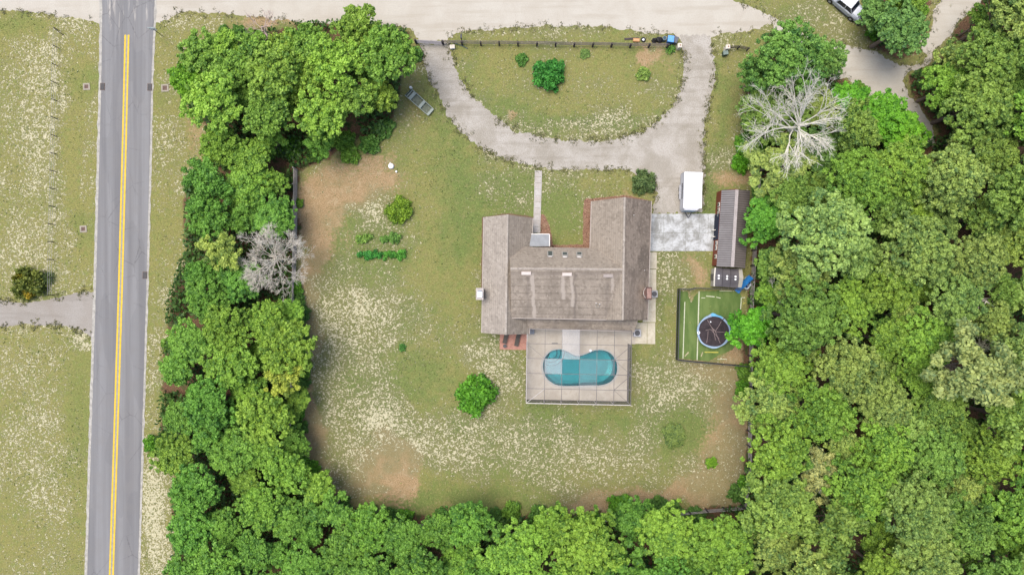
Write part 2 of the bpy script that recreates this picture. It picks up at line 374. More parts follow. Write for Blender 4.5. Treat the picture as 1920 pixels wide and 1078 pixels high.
ROADSAND = [(-900, -130), (1300, -130), (1350, -30), (1380, 2), (1410, 14), (1442, 28), (1500, 62), (1560, 80), (1597, 86), (1645, 97), (1660, 112), (1690, 122), (1728, 124), (1738, 104), (1722, 78), (1748, 58), (1750, 22), (1775, -10), (1800, -60), (1870, -60), (1842, 0), (1828, 14), (1800, 38), (1782, 66), (1752, 92), (1746, 118), (1702, 136), (1694, 152), (1702, 178), (1726, 204), (1748, 235), (1752, 275), (1735, 262), (1715, 240), (1700, 212), (1660, 202), (1626, 187), (1602, 162), (1590, 146), (1560, 150), (1500, 110), (1452, 62), (1448, 44), (1400, 62), (1345, 64), (1330, 75), (1285, 80), (1262, 66), (1215, 62), (1190, 56), (1100, 48), (960, 52), (900, 57), (852, 62), (840, 76), (786, 78), (768, 54), (690, 50), (600, 46), (480, 32), (400, 27), (335, 24), (300, 44), (240, 60), (180, 42), (100, 28), (0, 20), (-900, -10)]
sheet('dirt_road', ragged(ROADSAND, .27, .2, 3), 0.006, SAND)
DRIVE = [(785, 82), (796, 120), (812, 165), (838, 212), (862, 246), (900, 277), (946, 299), (1000, 313), (1060, 319), (1120, 317), (1178, 319), (1196, 332), (1222, 330), (1232, 360), (1224, 399), (1318, 399), (1321, 330), (1317, 262), (1330, 200), (1341, 130), (1336, 92), (1330, 66), (1275, 66), (1284, 100), (1281, 150), (1268, 190), (1240, 224), (1200, 248), (1150, 262), (1080, 266), (1020, 259), (970, 246), (930, 221), (895, 190), (865, 150), (850, 112), (842, 80)]
sheet('driveway', ragged(DRIVE, .34, .16, 8), 0.010, GRAVEL)
LD = [(-400, 575), (-100, 562), (0, 564), (50, 567), (110, 560), (140, 550), (183, 548), (178, 634), (155, 622), (120, 611), (60, 608), (0, 612), (-100, 612), (-400, 630)]
sheet('side_driveway', ragged(LD, .2, .3, 12), 0.010, GRAVEL2)

# paved road
def lerp_edge(tab, y):
    for (y0, x0), (y1, x1) in zip(tab, tab[1:]):
        if y <= y1 or (y1, x1) == tab[-1]:
            return x0 + (x1 - x0) * (y - y0) / (y1 - y0)
LEd = [(-600, 205), (0, 192), (160, 190), (270, 187), (540, 180), (810, 171.5), (1078, 163.5), (1600, 148)]
REd = [(-600, 303), (0, 290), (160, 283.5), (270, 281.5), (540, 274.5), (810, 266.5), (1078, 258.5), (1600, 243)]
def road_strip(name, fl, fr, y0, y1, z, m, parent=None, jit=0.0, seed=0, step=6):
    ys = np.arange(y0, y1 + .1, step); V = []; F = []
    for i, y in enumerate(ys):
        a = P(fl(y), y); b = P(fr(y), y)
        if jit:
            a.x += mnoise.noise(Vector((seed, a.y * .8, 0))) * jit + mnoise.noise(Vector((seed, a.y * 3, 4))) * jit * .5
            b.x += mnoise.noise(Vector((seed + 7, b.y * .8, 0))) * jit + mnoise.noise(Vector((seed + 7, b.y * 3, 4))) * jit * .5
        V += [(a.x, a.y, z), (b.x, b.y, z)]
        if i: F.append((2 * i - 2, 2 * i, 2 * i + 1, 2 * i - 1))
    me = bpy.data.meshes.new(name); me.from_pydata(V, [], F); me.validate()
    return link(name, me, m, parent)
def asphalt_mat():
    t = NT('worn_asphalt')
    lanes = t.noise(1.0, 4, .6, t.map((1.1, .02, 1), (0, 0, R(-1.3))))
    a = t.noise(.5, 4, .6); g = t.noise(25, 2, .7)
    c = t.mix(t.ramp(lanes, .35, .65), (0.155, 0.151, 0.151), (0.201, 0.198, 0.197))
    c = t.mix(t.ramp(a, .4, .7, 0, .4), c, (0.180, 0.171, 0.163))
    c = t.mix(t.ramp(g, .5, .75, 0, .25), c, (0.12, 0.115, 0.115))
    c = t.mix(t.ramp(g, .35, .2, 0, .3), c, (0.33, 0.32, 0.31))
    sep = t.n('ShaderNodeSeparateXYZ'); t.L(t.coord(), sep.inputs[0])
    up = t.ramp(sep.outputs[1], 31.0, 38.5)          # sand carried on to the road from the dirt street
    st = t.noise(1.0, 5, .65, t.map((1.5, .18, 1), (0, 0, R(24))), dist=.6)
    c = t.mix(t.math('MULTIPLY', up, t.ramp(st, .53, .68, 0, .85)), c, (0.40, 0.37, 0.33))
    st2 = t.noise(2.2, 4, .7, t.map((2.2, .25, 1)))
    c = t.mix(t.ramp(st2, .68, .78, 0, .4), c, (0.34, 0.33, 0.32))
    vo = t.n('ShaderNodeTexVoronoi', feature='DISTANCE_TO_EDGE'); t.L(t.map((.35, .22, 1)), vo.inputs['Vector']); vo.inputs['Scale'].default_value = 1.0
    cr = t.ramp(t.math('ADD', vo.outputs['Distance'], t.math('MULTIPLY', t.noise(2.5, 4, .7), .06)), .032, .045, .5, 0)
    c = t.mix(t.math('MULTIPLY', cr, t.ramp(t.noise(.12, 2, .5), .45, .6)), c, (0.09, 0.085, 0.085))
    pt = t.noise(.16, 2, .4, t.map((2.2, .5, 1))); c = t.mix(t.ramp(pt, .56, .565, 0, .16), c, (0.10, 0.10, 0.105))
    t.bump(g, .2, .02)
    return t.fin(c, .85, .2)
road = road_strip('road', lambda y: lerp_edge(LEd, y), lambda y: lerp_edge(REd, y), -600, 1600, 0.022, asphalt_mat(), jit=.06, seed=2)
tag(road, kind='structure')
SHOULD = simple('pale_road_edge', (0.36, 0.34, 0.30), .9, .35, 2.0, .1)
for e, s in ((LEd, -1), (REd, 1)):
    o = road_strip('road_edge', (lambda y, e=e, s=s: lerp_edge(e, y) - (5.0 if s < 0 else 2.5)), (lambda y, e=e, s=s: lerp_edge(e, y) + (2.5 if s < 0 else 4.0)), -600, 1600, 0.014, SHOULD, jit=.13, seed=5 + s)
    tag(o, kind='structure')
YEL = simple('yellow_road_paint', (0.60, 0.40, 0.03), .7, .18, 2.5, .2)
YC = [(66, 238.2), (270, 233.2), (540, 226), (810, 217.5), (1078, 209), (1600, 192)]
PALEY = simple('faded_road_paint', (0.27, 0.255, 0.21), .8, .2, 2.5, .2)
mid = road_strip('centre_gap', lambda y: lerp_edge(YC, y) - 1.6, lambda y: lerp_edge(YC, y) + 1.6, 66, 1600, 0.026, PALEY, road)
for s in (-1, 1):
    road_strip('centre_line', lambda y: lerp_edge(YC, y) + s * 3.2 - 1.5, lambda y: lerp_edge(YC, y) + s * 3.2 + 1.5, 66, 1600, 0.030, YEL, road, jit=.01, seed=s)

# concrete
def concrete_mat(name, c1, c2, c3, sc=.8):
    t = NT(name); a = t.noise(sc, 5, .65, dist=.4); b = t.noise(sc * 5, 4, .7); g = t.noise(30, 2, .6)
    c = t.mix(t.ramp(a, .36, .62), c1, c2); c = t.mix(t.ramp(b, .48, .7, 0, .6), c, c3)
    c = t.mix(t.ramp(g, .5, .8, 0, .25), c, scl(c3, .7)); t.bump(b, .15, .02)
    return t.fin(c, .85, .2)
APR = concrete_mat('stained_white_concrete', (0.25, 0.25, 0.235), (0.46, 0.47, 0.47), (0.20, 0.185, 0.16), .8)
mb = MB(); jx = [1220, 1244, 1262, 1286, 1311, 1328, 1343]; jy = [401, 437, 471]
for i in range(len(jx) - 1):
    for j in range(2):
        a = P(jx[i] - (jy[j] - 401) * .02, jy[j]); b = P(jx[i + 1] - (jy[j] - 401) * .02, jy[j + 1])
        mb.box((a.x + b.x) / 2, (a.y + b.y) / 2, -.05, abs(b.x - a.x) - .025, abs(b.y - a.y) - .025, .11)
tag(mb.build('concrete_apron', APR), kind='structure')
WALK = concrete_mat('pinkish_walk_concrete', (0.37, 0.335, 0.30), (0.42, 0.395, 0.37), (0.29, 0.26, 0.225), 1.0)
mb = MB(); ys = list(np.linspace(320, 437, 11))
for i in range(10):
    x = 1009.5 - (ys[i] - 320) * .03
    a = P(x, (ys[i] + ys[i + 1]) / 2); mb.box(a.x, a.y, -.04, .74, abs(ys[1] - ys[0]) / PX - .03, .09, R(-1.5))
    for s in (-.43, .43): mb.box(a.x + s, a.y, -.04, .10, abs(ys[1] - ys[0]) / PX, .11, R(-1.5))
tag(mb.build('front_path', WALK), kind='structure')
BEI = concrete_mat('beige_path_concrete', (0.42, 0.375, 0.285), (0.49, 0.45, 0.355), (0.34, 0.29, 0.215), .7)
mb = MB()
for (x0, x1, y0, y1) in ((1208, 1231.5, 473, 504), (1206, 1230.5, 505, 553), (1205, 1229.5, 554, 604), (1184, 1213, 605, 644.5), (1213.5, 1228.5, 605, 645)):
    a, b = P(x0, y0), P(x1, y1); mb.box((a.x + b.x) / 2, (a.y + b.y) / 2, -.05, b.x - a.x - .02, a.y - b.y - .02, .10)
tag(mb.build('side_path', BEI), kind='structure')

def brick_mat(name, c1, c2, mort, sc=3.0):
    t = NT(name); q = t.n('ShaderNodeTexBrick'); t.L(t.map((sc, sc, sc)), q.inputs['Vector'])
    q.inputs['Color1'].default_value = (*c1, 1); q.inputs['Color2'].default_value = (*c2, 1); q.inputs['Mortar'].default_value = (*mort, 1)
    q.inputs['Scale'].default_value = 1.6; q.inputs['Mortar Size'].default_value = .03
    c = t.mix(t.ramp(t.noise(2.0, 4, .7), .4, .7, 0, .5), q.outputs[0], scl(c1, .6))
    return t.fin(c, .9, .1)
PATIO = brick_mat('red_paving_brick', (0.38, 0.175, 0.13), (0.45, 0.23, 0.175), (0.30, 0.20, 0.16))
a, b = P(937, 626), P(989, 655.5)
tag(MB().box((a.x + b.x) / 2, (a.y + b.y) / 2, -.05, b.x - a.x, a.y - b.y, .10, R(-1)).build('brick_patio', PATIO), kind='structure')
def mulch_mat():
    t = NT('red_bark_mulch'); a = t.noise(9, 3, .7, dist=1.0); b = t.noise(1.5, 3, .6)
    c = t.mix(t.ramp(a, .38, .62), (0.10, 0.052, 0.034), (0.32, 0.190, 0.130)); c = t.mix(t.ramp(b, .5, .7, 0, .4), c, (0.30, 0.22, 0.13))
    t.bump(a, .8, .08); return t.fin(c, .95, .05)
MUL = mulch_mat()
for k, pts in enumerate(([(1014, 402), (1020, 402), (1031, 422), (1036, 445), (1037, 466), (1012, 466)],
                         [(1094, 376), (1100, 371), (1112, 372), (1112, 468), (1035, 468), (1036, 459), (1092, 458)],
                         [(904, 408), (950, 400), (1003, 407), (1003, 420), (912, 420), (912, 540), (912, 600), (902, 560)],
                         [(1110, 372), (1170, 366), (1222, 378), (1222, 390), (1110, 390)])):
    sheet('mulch_bed', ragged(pts, .09, .2, 30 + k), 0.012, MUL if k != 2 else simple('brown_leaf_mulch', (.15, .10, .06), .95, .4, 6.0))
# ---------------------------------------------------------------- house
def shingle_mat(name, c1, c2, dark, algae=.35, streak=False, wave=(0, 0, 0)):
    t = NT(name); a = t.noise(.35, 5, .6); b = t.noise(9, 3, .7); g = t.noise(28, 2, .6)
    v = t.noise(1.0, 4, .6, t.map((2.0, .35, .35), wave))
    c = t.mix(t.ramp(b, .32, .68), c1, c2)
    c = t.mix(t.ramp(a, .42, .66, 0, algae), c, dark)
    c = t.mix(t.ramp(v, .5, .7, 0, algae), c, dark)
    c = t.mix(t.ramp(g, .5, .75, 0, .35), c, scl(dark, .75))
    row = t.n('ShaderNodeTexWave', wave_type='BANDS', bands_direction='Z', wave_profile='SAW'); t.L(t.coord(), row.inputs[0]); row.inputs['Scale'].default_value = 1.55
    c = t.mix(t.ramp(row.outputs['Fac'], .0, .2, .5, 0), c, scl(dark, .55))
    tb = t.n('ShaderNodeTexVoronoi'); t.L(t.coord(), tb.inputs['Vector']); tb.inputs['Scale'].default_value = 3.6
    sv = t.n('ShaderNodeSeparateXYZ'); t.L(tb.outputs['Color'], sv.inputs[0]); c = t.mix(t.ramp(sv.outputs[0], .55, 1.0, 0, .42), c, scl(dark, .8)); c = t.mix(t.ramp(sv.outputs[1], .7, 1.0, 0, .35), c, scl(c2, 1.2))
    if streak: c = t.mix(t.ramp(t.math('ADD', t.attr('streak'), t.math('MULTIPLY', t.math('SUBTRACT', b, .5), .6)), .25, .85, 0, .75), c, (0.345, 0.30, 0.255))
    if streak: c = t.mix(t.ramp(t.math('ADD', t.attr('grime'), t.math('MULTIPLY', t.math('SUBTRACT', b, .5), .6)), .25, .95, 0, .65), c, (0.12, 0.10, 0.088))
    t.bump(t.math('ADD', b, row.outputs['Fac']), .35, .03)
    return t.fin(c, .95, .08)
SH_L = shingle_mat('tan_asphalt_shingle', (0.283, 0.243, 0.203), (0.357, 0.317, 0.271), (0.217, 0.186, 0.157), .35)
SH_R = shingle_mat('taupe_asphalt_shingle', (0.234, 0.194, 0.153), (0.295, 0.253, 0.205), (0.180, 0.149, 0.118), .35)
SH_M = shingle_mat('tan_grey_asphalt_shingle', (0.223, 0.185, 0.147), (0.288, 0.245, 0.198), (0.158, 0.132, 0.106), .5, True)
SH_D = shingle_mat('weathered_shaded_asphalt_shingle', (0.232, 0.186, 0.148), (0.299, 0.244, 0.196), (0.144, 0.117, 0.095), .75)  # east slope: algae stain, with the slope's shade also put into the colour
SIDING = simple('beige_house_siding', (0.42, 0.37, 0.30), .8, .12, 2.0, .2, stretch=(1, 1, 8))
TRIM = simple('white_trim_paint', (0.66, 0.62, 0.57), .6, .08, 3.0)
GLASS = simple('dark_window_glass', (0.03, 0.04, 0.05), .08, .2, 1.0, .6)
house = thing('house', 'large tan shingled house with two long gabled wings beside the screened pool', 'house', P(1060, 510))
hl = house.location

def slope(name, pts, m, th=.14, grid=None, attrs=None):
    """roof slope slab from four world corners (two eave, two ridge), as thick sheet"""
    p = [Vector(q) for q in pts]; n = (p[1] - p[0]).cross(p[3] - p[0]).normalized()
    if n.z < 0: n = -n
    if grid:
        nu, nv = grid; U, Vv = np.meshgrid(np.linspace(0, 1, nu), np.linspace(0, 1, nv)); A = [np.array(q) for q in p]
        top = (A[0] * ((1 - U) * (1 - Vv))[..., None] + A[1] * (U * (1 - Vv))[..., None] + A[2] * (U * Vv)[..., None] + A[3] * ((1 - U) * Vv)[..., None]).reshape(-1, 3)
        at = {k: ('POINT', np.concatenate([f(top).ravel(), np.zeros(8)])) for k, f in attrs.items()}
        ii = np.arange(nu * nv).reshape(nv, nu); F = np.stack([ii[:-1, :-1], ii[:-1, 1:], ii[1:, 1:], ii[1:, :-1]], -1).reshape(-1, 4)
        off = np.array(n) * -0.01; b = nu * nv
        low = np.array([np.array(q) + off for q in p] + [np.array(q - n * th) for q in p])
        sF = np.array([[b + 7, b + 6, b + 5, b + 4]] + [[b + i, b + (i + 1) % 4, b + 4 + (i + 1) % 4, b + 4 + i] for i in range(4)])
        V = np.vstack([top, low]) - np.array(hl)
        return link(name, np_mesh(name, V, np.vstack([F, sF]), at), m, house)
    vs = [q - hl for q in p] + [q - n * th - hl for q in p]
    return MB().add(vs, [(0, 1, 2, 3), (7, 6, 5, 4), (0, 4, 5, 1), (1, 5, 6, 2), (2, 6, 7, 3), (3, 7, 4, 0)]).build(name, m, house)

ZL_E, ZL_R = 2.75, 5.1          # left wing eave / ridge
ZR_E, ZR_R = 2.9, 6.0
# left wing, west and east slopes
LWa, LWb = P(907.5, 407.5, ZL_E), P(903.5, 624, ZL_E)
LRa, LRb = P(951.5, 402.5, ZL_R), P(948, 627.5, ZL_R)
LEa, LEb = P(998.5, 409, ZL_E), P(992, 626, ZL_E)
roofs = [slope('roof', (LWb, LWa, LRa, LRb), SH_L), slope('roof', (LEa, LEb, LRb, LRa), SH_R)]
RWa, RWb = P(1109.5, 377.5, ZR_E), P(1103, 600, ZR_E)
RRa, RRb = P(1171, 370, ZR_R), P(1167.5, 600, ZR_R)
REa, REb = P(1221, 377, ZR_E), P(1214, 600, ZR_E)
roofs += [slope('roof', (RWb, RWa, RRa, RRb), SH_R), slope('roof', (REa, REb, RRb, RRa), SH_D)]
# main block: steep north slope, long low south slope
MNa, MNb = P(955, 462.5, 3.5), P(1160, 466, 3.5)
MRa, MRb = P(957, 503.5, 6.0), P(1168, 505, 5.97)
MSa, MSb = P(959, 595.5, 4.55), P(1166, 599.5, 4.55)
def w2p(T):
    f = HC / (HC - T[:, 2]) * PX
    return T[:, 0] * f + 960, 539 - T[:, 1] * f
def streaks(T):
    x, y = w2p(T); o = np.zeros(len(x)); wob = (vnoise(x, y, .12, 41) - .5) * 5
    for (cx, w_, y0, y1, a) in ((999, 3.2, 512, 596, 1), (996, 3, 515, 545, .6), (982, 2.2, 515, 536, .5), (1055, 4.5, 515, 562, .9), (1072, 4, 517, 575, .9), (1146, 2, 520, 596, .55), (1149, 2.5, 515, 545, .7), (954, 3, 506, 596, .9)):
        o += a * np.exp(-((x - cx + wob - (y - y0) * .03) / w_) ** 2) * (y > y0) * (y < y1)
    o += .5 * np.exp(-((y - 506) / 2.0) ** 2)
    return o
def grime(T):
    x, y = w2p(T); o = np.zeros(len(x)); wob = (vnoise(x, y, .1, 42) - .5) * 8
    for (cx, w_, y0, y1, a) in ((990, 4, 518, 592, .6), (1063, 2.5, 520, 570, .5), (1078, 3, 515, 598, .8), (1086, 5, 540, 598, .4), (1008, 6, 520, 590, .35), (1138, 4, 530, 596, .6), (958, 2, 560, 592, .5), (1030, 6, 550, 590, .35)):
        o += a * np.exp(-((x - cx + wob) / w_) ** 2) * (y > y0) * (y < y1)
    o += .55 * np.exp(-((y - 513) / 6) ** 2)
    return o
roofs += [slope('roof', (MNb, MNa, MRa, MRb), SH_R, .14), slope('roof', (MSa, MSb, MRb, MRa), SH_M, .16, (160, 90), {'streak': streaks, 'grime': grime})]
# lean-to over the back porch
LNa, LNb, LSa, LSb = P(988, 597, 3.3), P(1196, 601, 3.3), P(990, 615.5, 2.7), P(1190, 621, 2.7)
roofs += [slope('roof', (LSa, LSb, LNb, LNa), SH_M, .12, (60, 12), {'streak': lambda T: (vnoise(T[:, 0], T[:, 1], 1.2, 44) > .62) * .5, 'grime': lambda T: (vnoise(T[:, 0], T[:, 1] * .2, .9, 45) - .35) * 1.8})]
# ridge caps
for a, b in ((LRa, LRb), (RRa, RRb), (MRa, MRb)):
    MB().bar(a - hl + Vector((0, 0, .02)), b - hl + Vector((0, 0, .02)), .26, .07).build('ridge_cap', SH_L, house)
# fascia and gutters
GUT = simple('tan_gutter', (0.33, 0.285, 0.25), .6, .1, 3.0)
for a, b in ((LWa, LWb), (LEa, LEb), (RWa, RWb), (REa, REb), (MSa, MSb), (LSa, LSb)):
    s = -1 if a.x < hl.x - 4 and abs(a.x - b.x) < 2 and a.x < -3 else 1
    d = Vector((0, 0, -.10)); o = Vector((s * .05, 0, 0)) if abs(a.x - b.x) < 2 else Vector((0, -.05, 0))
    if (a, b) in ((LEa, LEb),): o = Vector((.05, 0, 0))
    if (a, b) in ((RWa, RWb),): o = Vector((-.05, 0, 0))
    MB().bar(a - hl + d + o, b - hl + d + o, .10, .13).build('gutter', GUT, house)
# walls: one closed wing each, with gable tops
def gable_walls(mb, A, B, C, D, ra, rb, ze, inset=.35, drop=.22):
    """A,B west eave north/south; C,D east eave north/south; ra, rb ridge ends"""
    cx = (A.x + B.x + C.x + D.x) / 4
    def inn(p, sx, sy): return Vector((p.x + sx * inset, p.y + sy * inset, 0)) - Vector((hl.x, hl.y, 0))
    a, b, c, d = inn(A, 1, -1), inn(B, 1, 1), inn(C, -1, -1), inn(D, -1, 1)
    ra2, rb2 = Vector((ra.x, ra.y - inset, ra.z - drop)) - hl, Vector((rb.x, rb.y + inset, rb.z - drop)) - hl
    z = ze - drop + inset * .7
    vs = [a, b, d, c] + [Vector((q.x, q.y, z)) for q in (a, b, d, c)] + [ra2, rb2]
    mb.add(vs, [(3, 2, 1, 0), (0, 1, 5, 4), (2, 3, 7, 6), (1, 2, 6, 9, 5), (3, 0, 4, 8, 7), (4, 5, 9, 8), (6, 7, 8, 9)])
mb = MB(); gable_walls(mb, LWa, LWb, LEa, LEb, LRa, LRb, ZL_E); mb.build('wall', SIDING, house)
mb = MB(); gable_walls(mb, RWa, RWb, REa, REb, RRa, RRb, ZR_E); mb.build('wall', SIDING, house)
x0, x1 = MNa.x + .35 - hl.x, MNb.x - hl.x; yn, yr, ys_ = MNa.y - .45 - hl.y, MRa.y - hl.y, MSa.y + .5 - hl.y
prof = [(yn, 0), (yn, 3.55), (yr, 5.78), (ys_, 4.42), (ys_, 0)]
mb = MB(); mb.add([(x0, y, z) for y, z in prof] + [(x1, y, z) for y, z in prof], [(0, 1, 2, 3, 4), (9, 8, 7, 6, 5)] + [(i, 5 + i, 5 + (i + 1) % 5, (i + 1) % 5) for i in range(5)])
mb.build('wall', SIDING, house)
# porch posts under the lean-to
for k in range(6):
    p = LSa + (LSb - LSa) * ((k + .1) / 5.2) + Vector((0, .35, 0)) - hl
    MB().box(p.x, p.y, 0, .14, .14, 2.6).build('porch_post', TRIM, house)
# windows and doors in the outer walls
def window(x, y, z, w_, h_, nx, ny, name='window'):
    f = MB(); t_ = Vector((-ny, nx, 0)); n = Vector((nx, ny, 0)); c = Vector((x, y, z)) - Vector((hl.x, hl.y, 0))
    for s in (-1, 1):
        f.bar(c + t_ * s * w_ / 2 + n * .03, c + t_ * s * w_ / 2 + n * .03 + Vector((0, 0, h_)), .08, .08)
    for zz in (0, h_): f.bar(c - t_ * (w_ / 2 - .045) + Vector((0, 0, zz)) + n * .03, c + t_ * (w_ / 2 - .045) + Vector((0, 0, zz)) + n * .03, .08, .08)
    fr = f.build(name, TRIM, house)
    g = MB(); g.bar(c - t_ * (w_ / 2 - .05) + Vector((0, 0, h_ / 2)) + n * .012, c + t_ * (w_ / 2 - .05) + Vector((0, 0, h_ / 2)) + n * .012, .02, h_ - .1)
    g.build('pane', GLASS, fr)
for yy in (420, 470, 590): p = P(907, yy); window(LWa.x + .31 - (yy - 407) * .0013, p.y, .9, 1.4, 1.2, -1, 0)
for xx in (930, 970): window(P(xx, 0).x, LWa.y - .31, .9, 1.2, 1.2, 0, 1)
for xx in (1135, 1190): window(P(xx, 0).x * .97, RWa.y - .31, .9, 1.4, 1.2, 0, 1)
for yy in (500, 580): p = P(1200, yy); window(REa.x - .31 - (yy - 377) * .0022, p.y, 1, 1.0, 1.0, 1, 0)
for xx in (1045, 1080): window(P(xx, 0).x * .97, MNa.y - .42, .9, 1.3, 1.2, 0, 1)
for xx in (935, 965): window(P(xx, 0).x, LWb.y + .31, .9, 1.2, 1.2, 0, -1)
for xx in (1130, 1185): window(P(xx, 0).x * .97, RWb.y + .31, .9, 1.4, 1.2, 0, -1)
for xx in (1015, 1045, 1075): window(P(xx, 0).x * .97, MSa.y + .46, .1, 1.8, 2.0, 0, -1, 'glass_door')
GDOOR = simple('white_garage_door', (0.6, 0.58, 0.54), .5, .06, 2.0)
for yy in (418, 452):
    p = P(1222, yy); MB().box(REa.x - .33 - (yy - 377) * .0022 - hl.x, p.y - hl.y, 0, .08, 2.3, 2.15).build('garage_door', GDOOR, house)
p = P(1006, 452); MB().box(p.x - hl.x, MNa.y - .42 - hl.y, .1, 1.0, .08, 2.1).build('door', simple('dark_front_door', (.12, .05, .035), .5), house)
# bluish metal awning over the front door
AWN = simple('blue_grey_metal_awning', (0.215, 0.225, 0.232), .55, .18, 1.5, .4, metal=.0)
a, b = P(993, 439.5, 2.75), P(1030, 462, 2.95)
mb = MB(); mb.add([(a.x - hl.x, b.y - hl.y, 3.0), (b.x - hl.x, b.y - hl.y, 3.0), (b.x - hl.x, a.y - hl.y, 2.8), (a.x - hl.x, a.y - hl.y, 2.8),
                   (a.x - hl.x, b.y - hl.y, 2.92), (b.x - hl.x, b.y - hl.y, 2.92), (b.x - hl.x, a.y - hl.y, 2.72), (a.x - hl.x, a.y - hl.y, 2.72)],
                  [(0, 1, 2, 3), (7, 6, 5, 4), (0, 4, 5, 1), (1, 5, 6, 2), (2, 6, 7, 3), (3, 7, 4, 0)]); aw = mb.build('awning', AWN, house)
MB().bar((b.x + .03 - hl.x, b.y - hl.y, 2.95), (b.x + .03 - hl.x, a.y - hl.y, 2.75), .1, .16).bar((a.x - hl.x, a.y + .03 - hl.y, 2.75), (b.x - hl.x, a.y + .03 - hl.y, 2.75), .1, .16).build('edge_trim', TRIM, aw)
MB().box(b.x - .15 - hl.x, a.y - .15 - hl.y, 0, .12, .12, 2.7).build('porch_post', TRIM, house)
# helpers on roof planes
def on_plane(a, b, c, px, py):
    """point of plane abc seen at the pixel"""
    n = (b - a).cross(c - a); o = Vector((0, 0, HC)); g = P(px, py); d = g - o
    return o + d * ((a - o).dot(n) / d.dot(n)), (n.normalized() if n.z > 0 else -n.normalized())
def plane_box(name, pl, px, py, wx_, wy_, h_, m, parent, lift=0.0):
    c, n = on_plane(*pl, px, py); u = Vector((1, 0, 0)); u = (u - n * u.dot(n)).normalized(); v = n.cross(u)
    c = c - hl + n * lift; vs = []
    for k in (-.03, h_):
        for i, j in ((-1, -1), (1, -1), (1, 1), (-1, 1)): vs.append(c + u * i * wx_ / 2 + v * j * wy_ / 2 + n * k)
    return MB().add(vs, [(3, 2, 1, 0), (4, 5, 6, 7), (0, 1, 5, 4), (1, 2, 6, 5), (2, 3, 7, 6), (3, 0, 4, 7)]).build(name, m, parent)
NPL, SPL, EPL, WPL = (MNa, MNb, MRa), (MSa, MSb, MRa), (REa, REb, RRa), (LWa, LWb, LRa)
VENT = simple('pale_ridge_vent_metal', (0.55, 0.47, 0.42), .6, .08, 4.0)
VENT2 = simple('weathered_ridge_vent_metal', (0.33, 0.28, 0.25), .7, .1, 4.0)
VD = simple('painted_vent_shade', (0.10, 0.085, 0.075), .8)  # dark strip below each pale vent stands in for its shadow
for (x, y, m) in ((986.5, 512, VENT), (1063, 514, VENT), (1140, 516.5, VENT2)):
    plane_box('ridge_vent', SPL, x, y, 1.18, .40, .16, m, roofs[5], .02)
    if m is VENT: plane_box('vent_shadow_strip', SPL, x, y + 3.0, 1.1, .06, .06, VD, roofs[5], .02)
SKYG = simple('skylight_glass', (0.05, 0.058, 0.05), .15, .3, 2.0, .6)
SKF = simple('grey_skylight_frame', (0.26, 0.24, 0.21), .6)
SKW = simple('pale_skylight_flashing', (0.50, 0.46, 0.42), .6)
for (x, y, k) in ((1031.5, 477, 1.0), (1059, 478, .6), (1086, 478, .4)):
    f = plane_box('skylight', NPL, x, y, .78, .95, .10, SKF, roofs[4])
    plane_box('pane', NPL, x, y - 1 + (1 - k) * -1.5, .52, .72 * max(k, .5), .03, SKG if False else SKYG, f, .10)
    plane_box('flashing', NPL, x, y + 5.0, .5, .16 + .12 * (1 - k), .04, SKW, f, .10)
for (x, y) in ((1117, 568), (1124, 570)):
    c, n = on_plane(*SPL, x, y); c = c - hl
    MB().cyl(c.x, c.y, c.z - .1, .07, .45, 10).build('vent_pipe', SKW, roofs[5])
c, n = on_plane(*SPL, 1120, 573); c = c - hl
MB().torus(c.x, c.y, c.z + .06, .22, .04, 20, 6).build('vent_pipe', SKF, roofs[5])
for (x, y) in ((1208, 507), (1188, 404)):
    c, n = on_plane(*EPL, x, y); c = c - hl
    MB().cyl(c.x, c.y, c.z - .1, .06, .4, 10).build('vent_pipe', SKW, roofs[3])
# chimneys
CHB = simple('grey_chimney_stucco', (0.33, 0.30, 0.27), .85, .2, 3.0)
CAPW = simple('white_chimney_cap', (0.78, 0.80, 0.84), .4, .03, 2.0)
p = P(899.5, 551, 5.0)
ch = MB().box(p.x - hl.x, p.y - hl.y, 0, .82, 1.35, 5.0, R(-1)).build('chimney', CHB, house)
MB().box(p.x - hl.x, p.y - hl.y, 5.0, .95, 1.5, .10, R(-1)).build('crown', simple('chimney_crown_cement', (.40, .36, .33), .8), ch)
MB().box(p.x - hl.x + .02, p.y - hl.y - .05, 5.25, .6, .68, .06).build('cap', CAPW, ch)
MB().box(p.x - hl.x + .02, p.y - hl.y, 5.1, .5, .85, .15).build('flue', simple('blue_grey_flue', (.18, .21, .26), .5), ch)
BRK = brick_mat('brown_chimney_brick', (0.27, 0.15, 0.12), (0.34, 0.20, 0.165), (0.25, 0.2, 0.17), 5)
p = P(1217, 550, 5.4)
ch2 = MB().box(p.x - hl.x, p.y - hl.y, 0, .62, 1.35, 5.2, R(-1)).build('chimney', BRK, house)
MB().box(p.x - hl.x, p.y - hl.y, 5.2, .74, 1.6, .14, R(-1)).build('crown', simple('dark_chimney_crown', (.10, .06, .05), .8), ch2)
MB().box(p.x - hl.x, p.y - hl.y, 5.34, .55, 1.25, .12, R(-1)).build('cap', BRK, ch2)
MB().tube([(p.x - hl.x - .35, p.y - hl.y - .6, 4.9), (p.x - hl.x - .6, p.y - hl.y - .2, 5.0), (p.x - hl.x - .6, p.y - hl.y + .3, 5.0), (p.x - hl.x - .35, p.y - hl.y + .7, 4.9)], .035, 5).build('flashing', SKW, ch2)

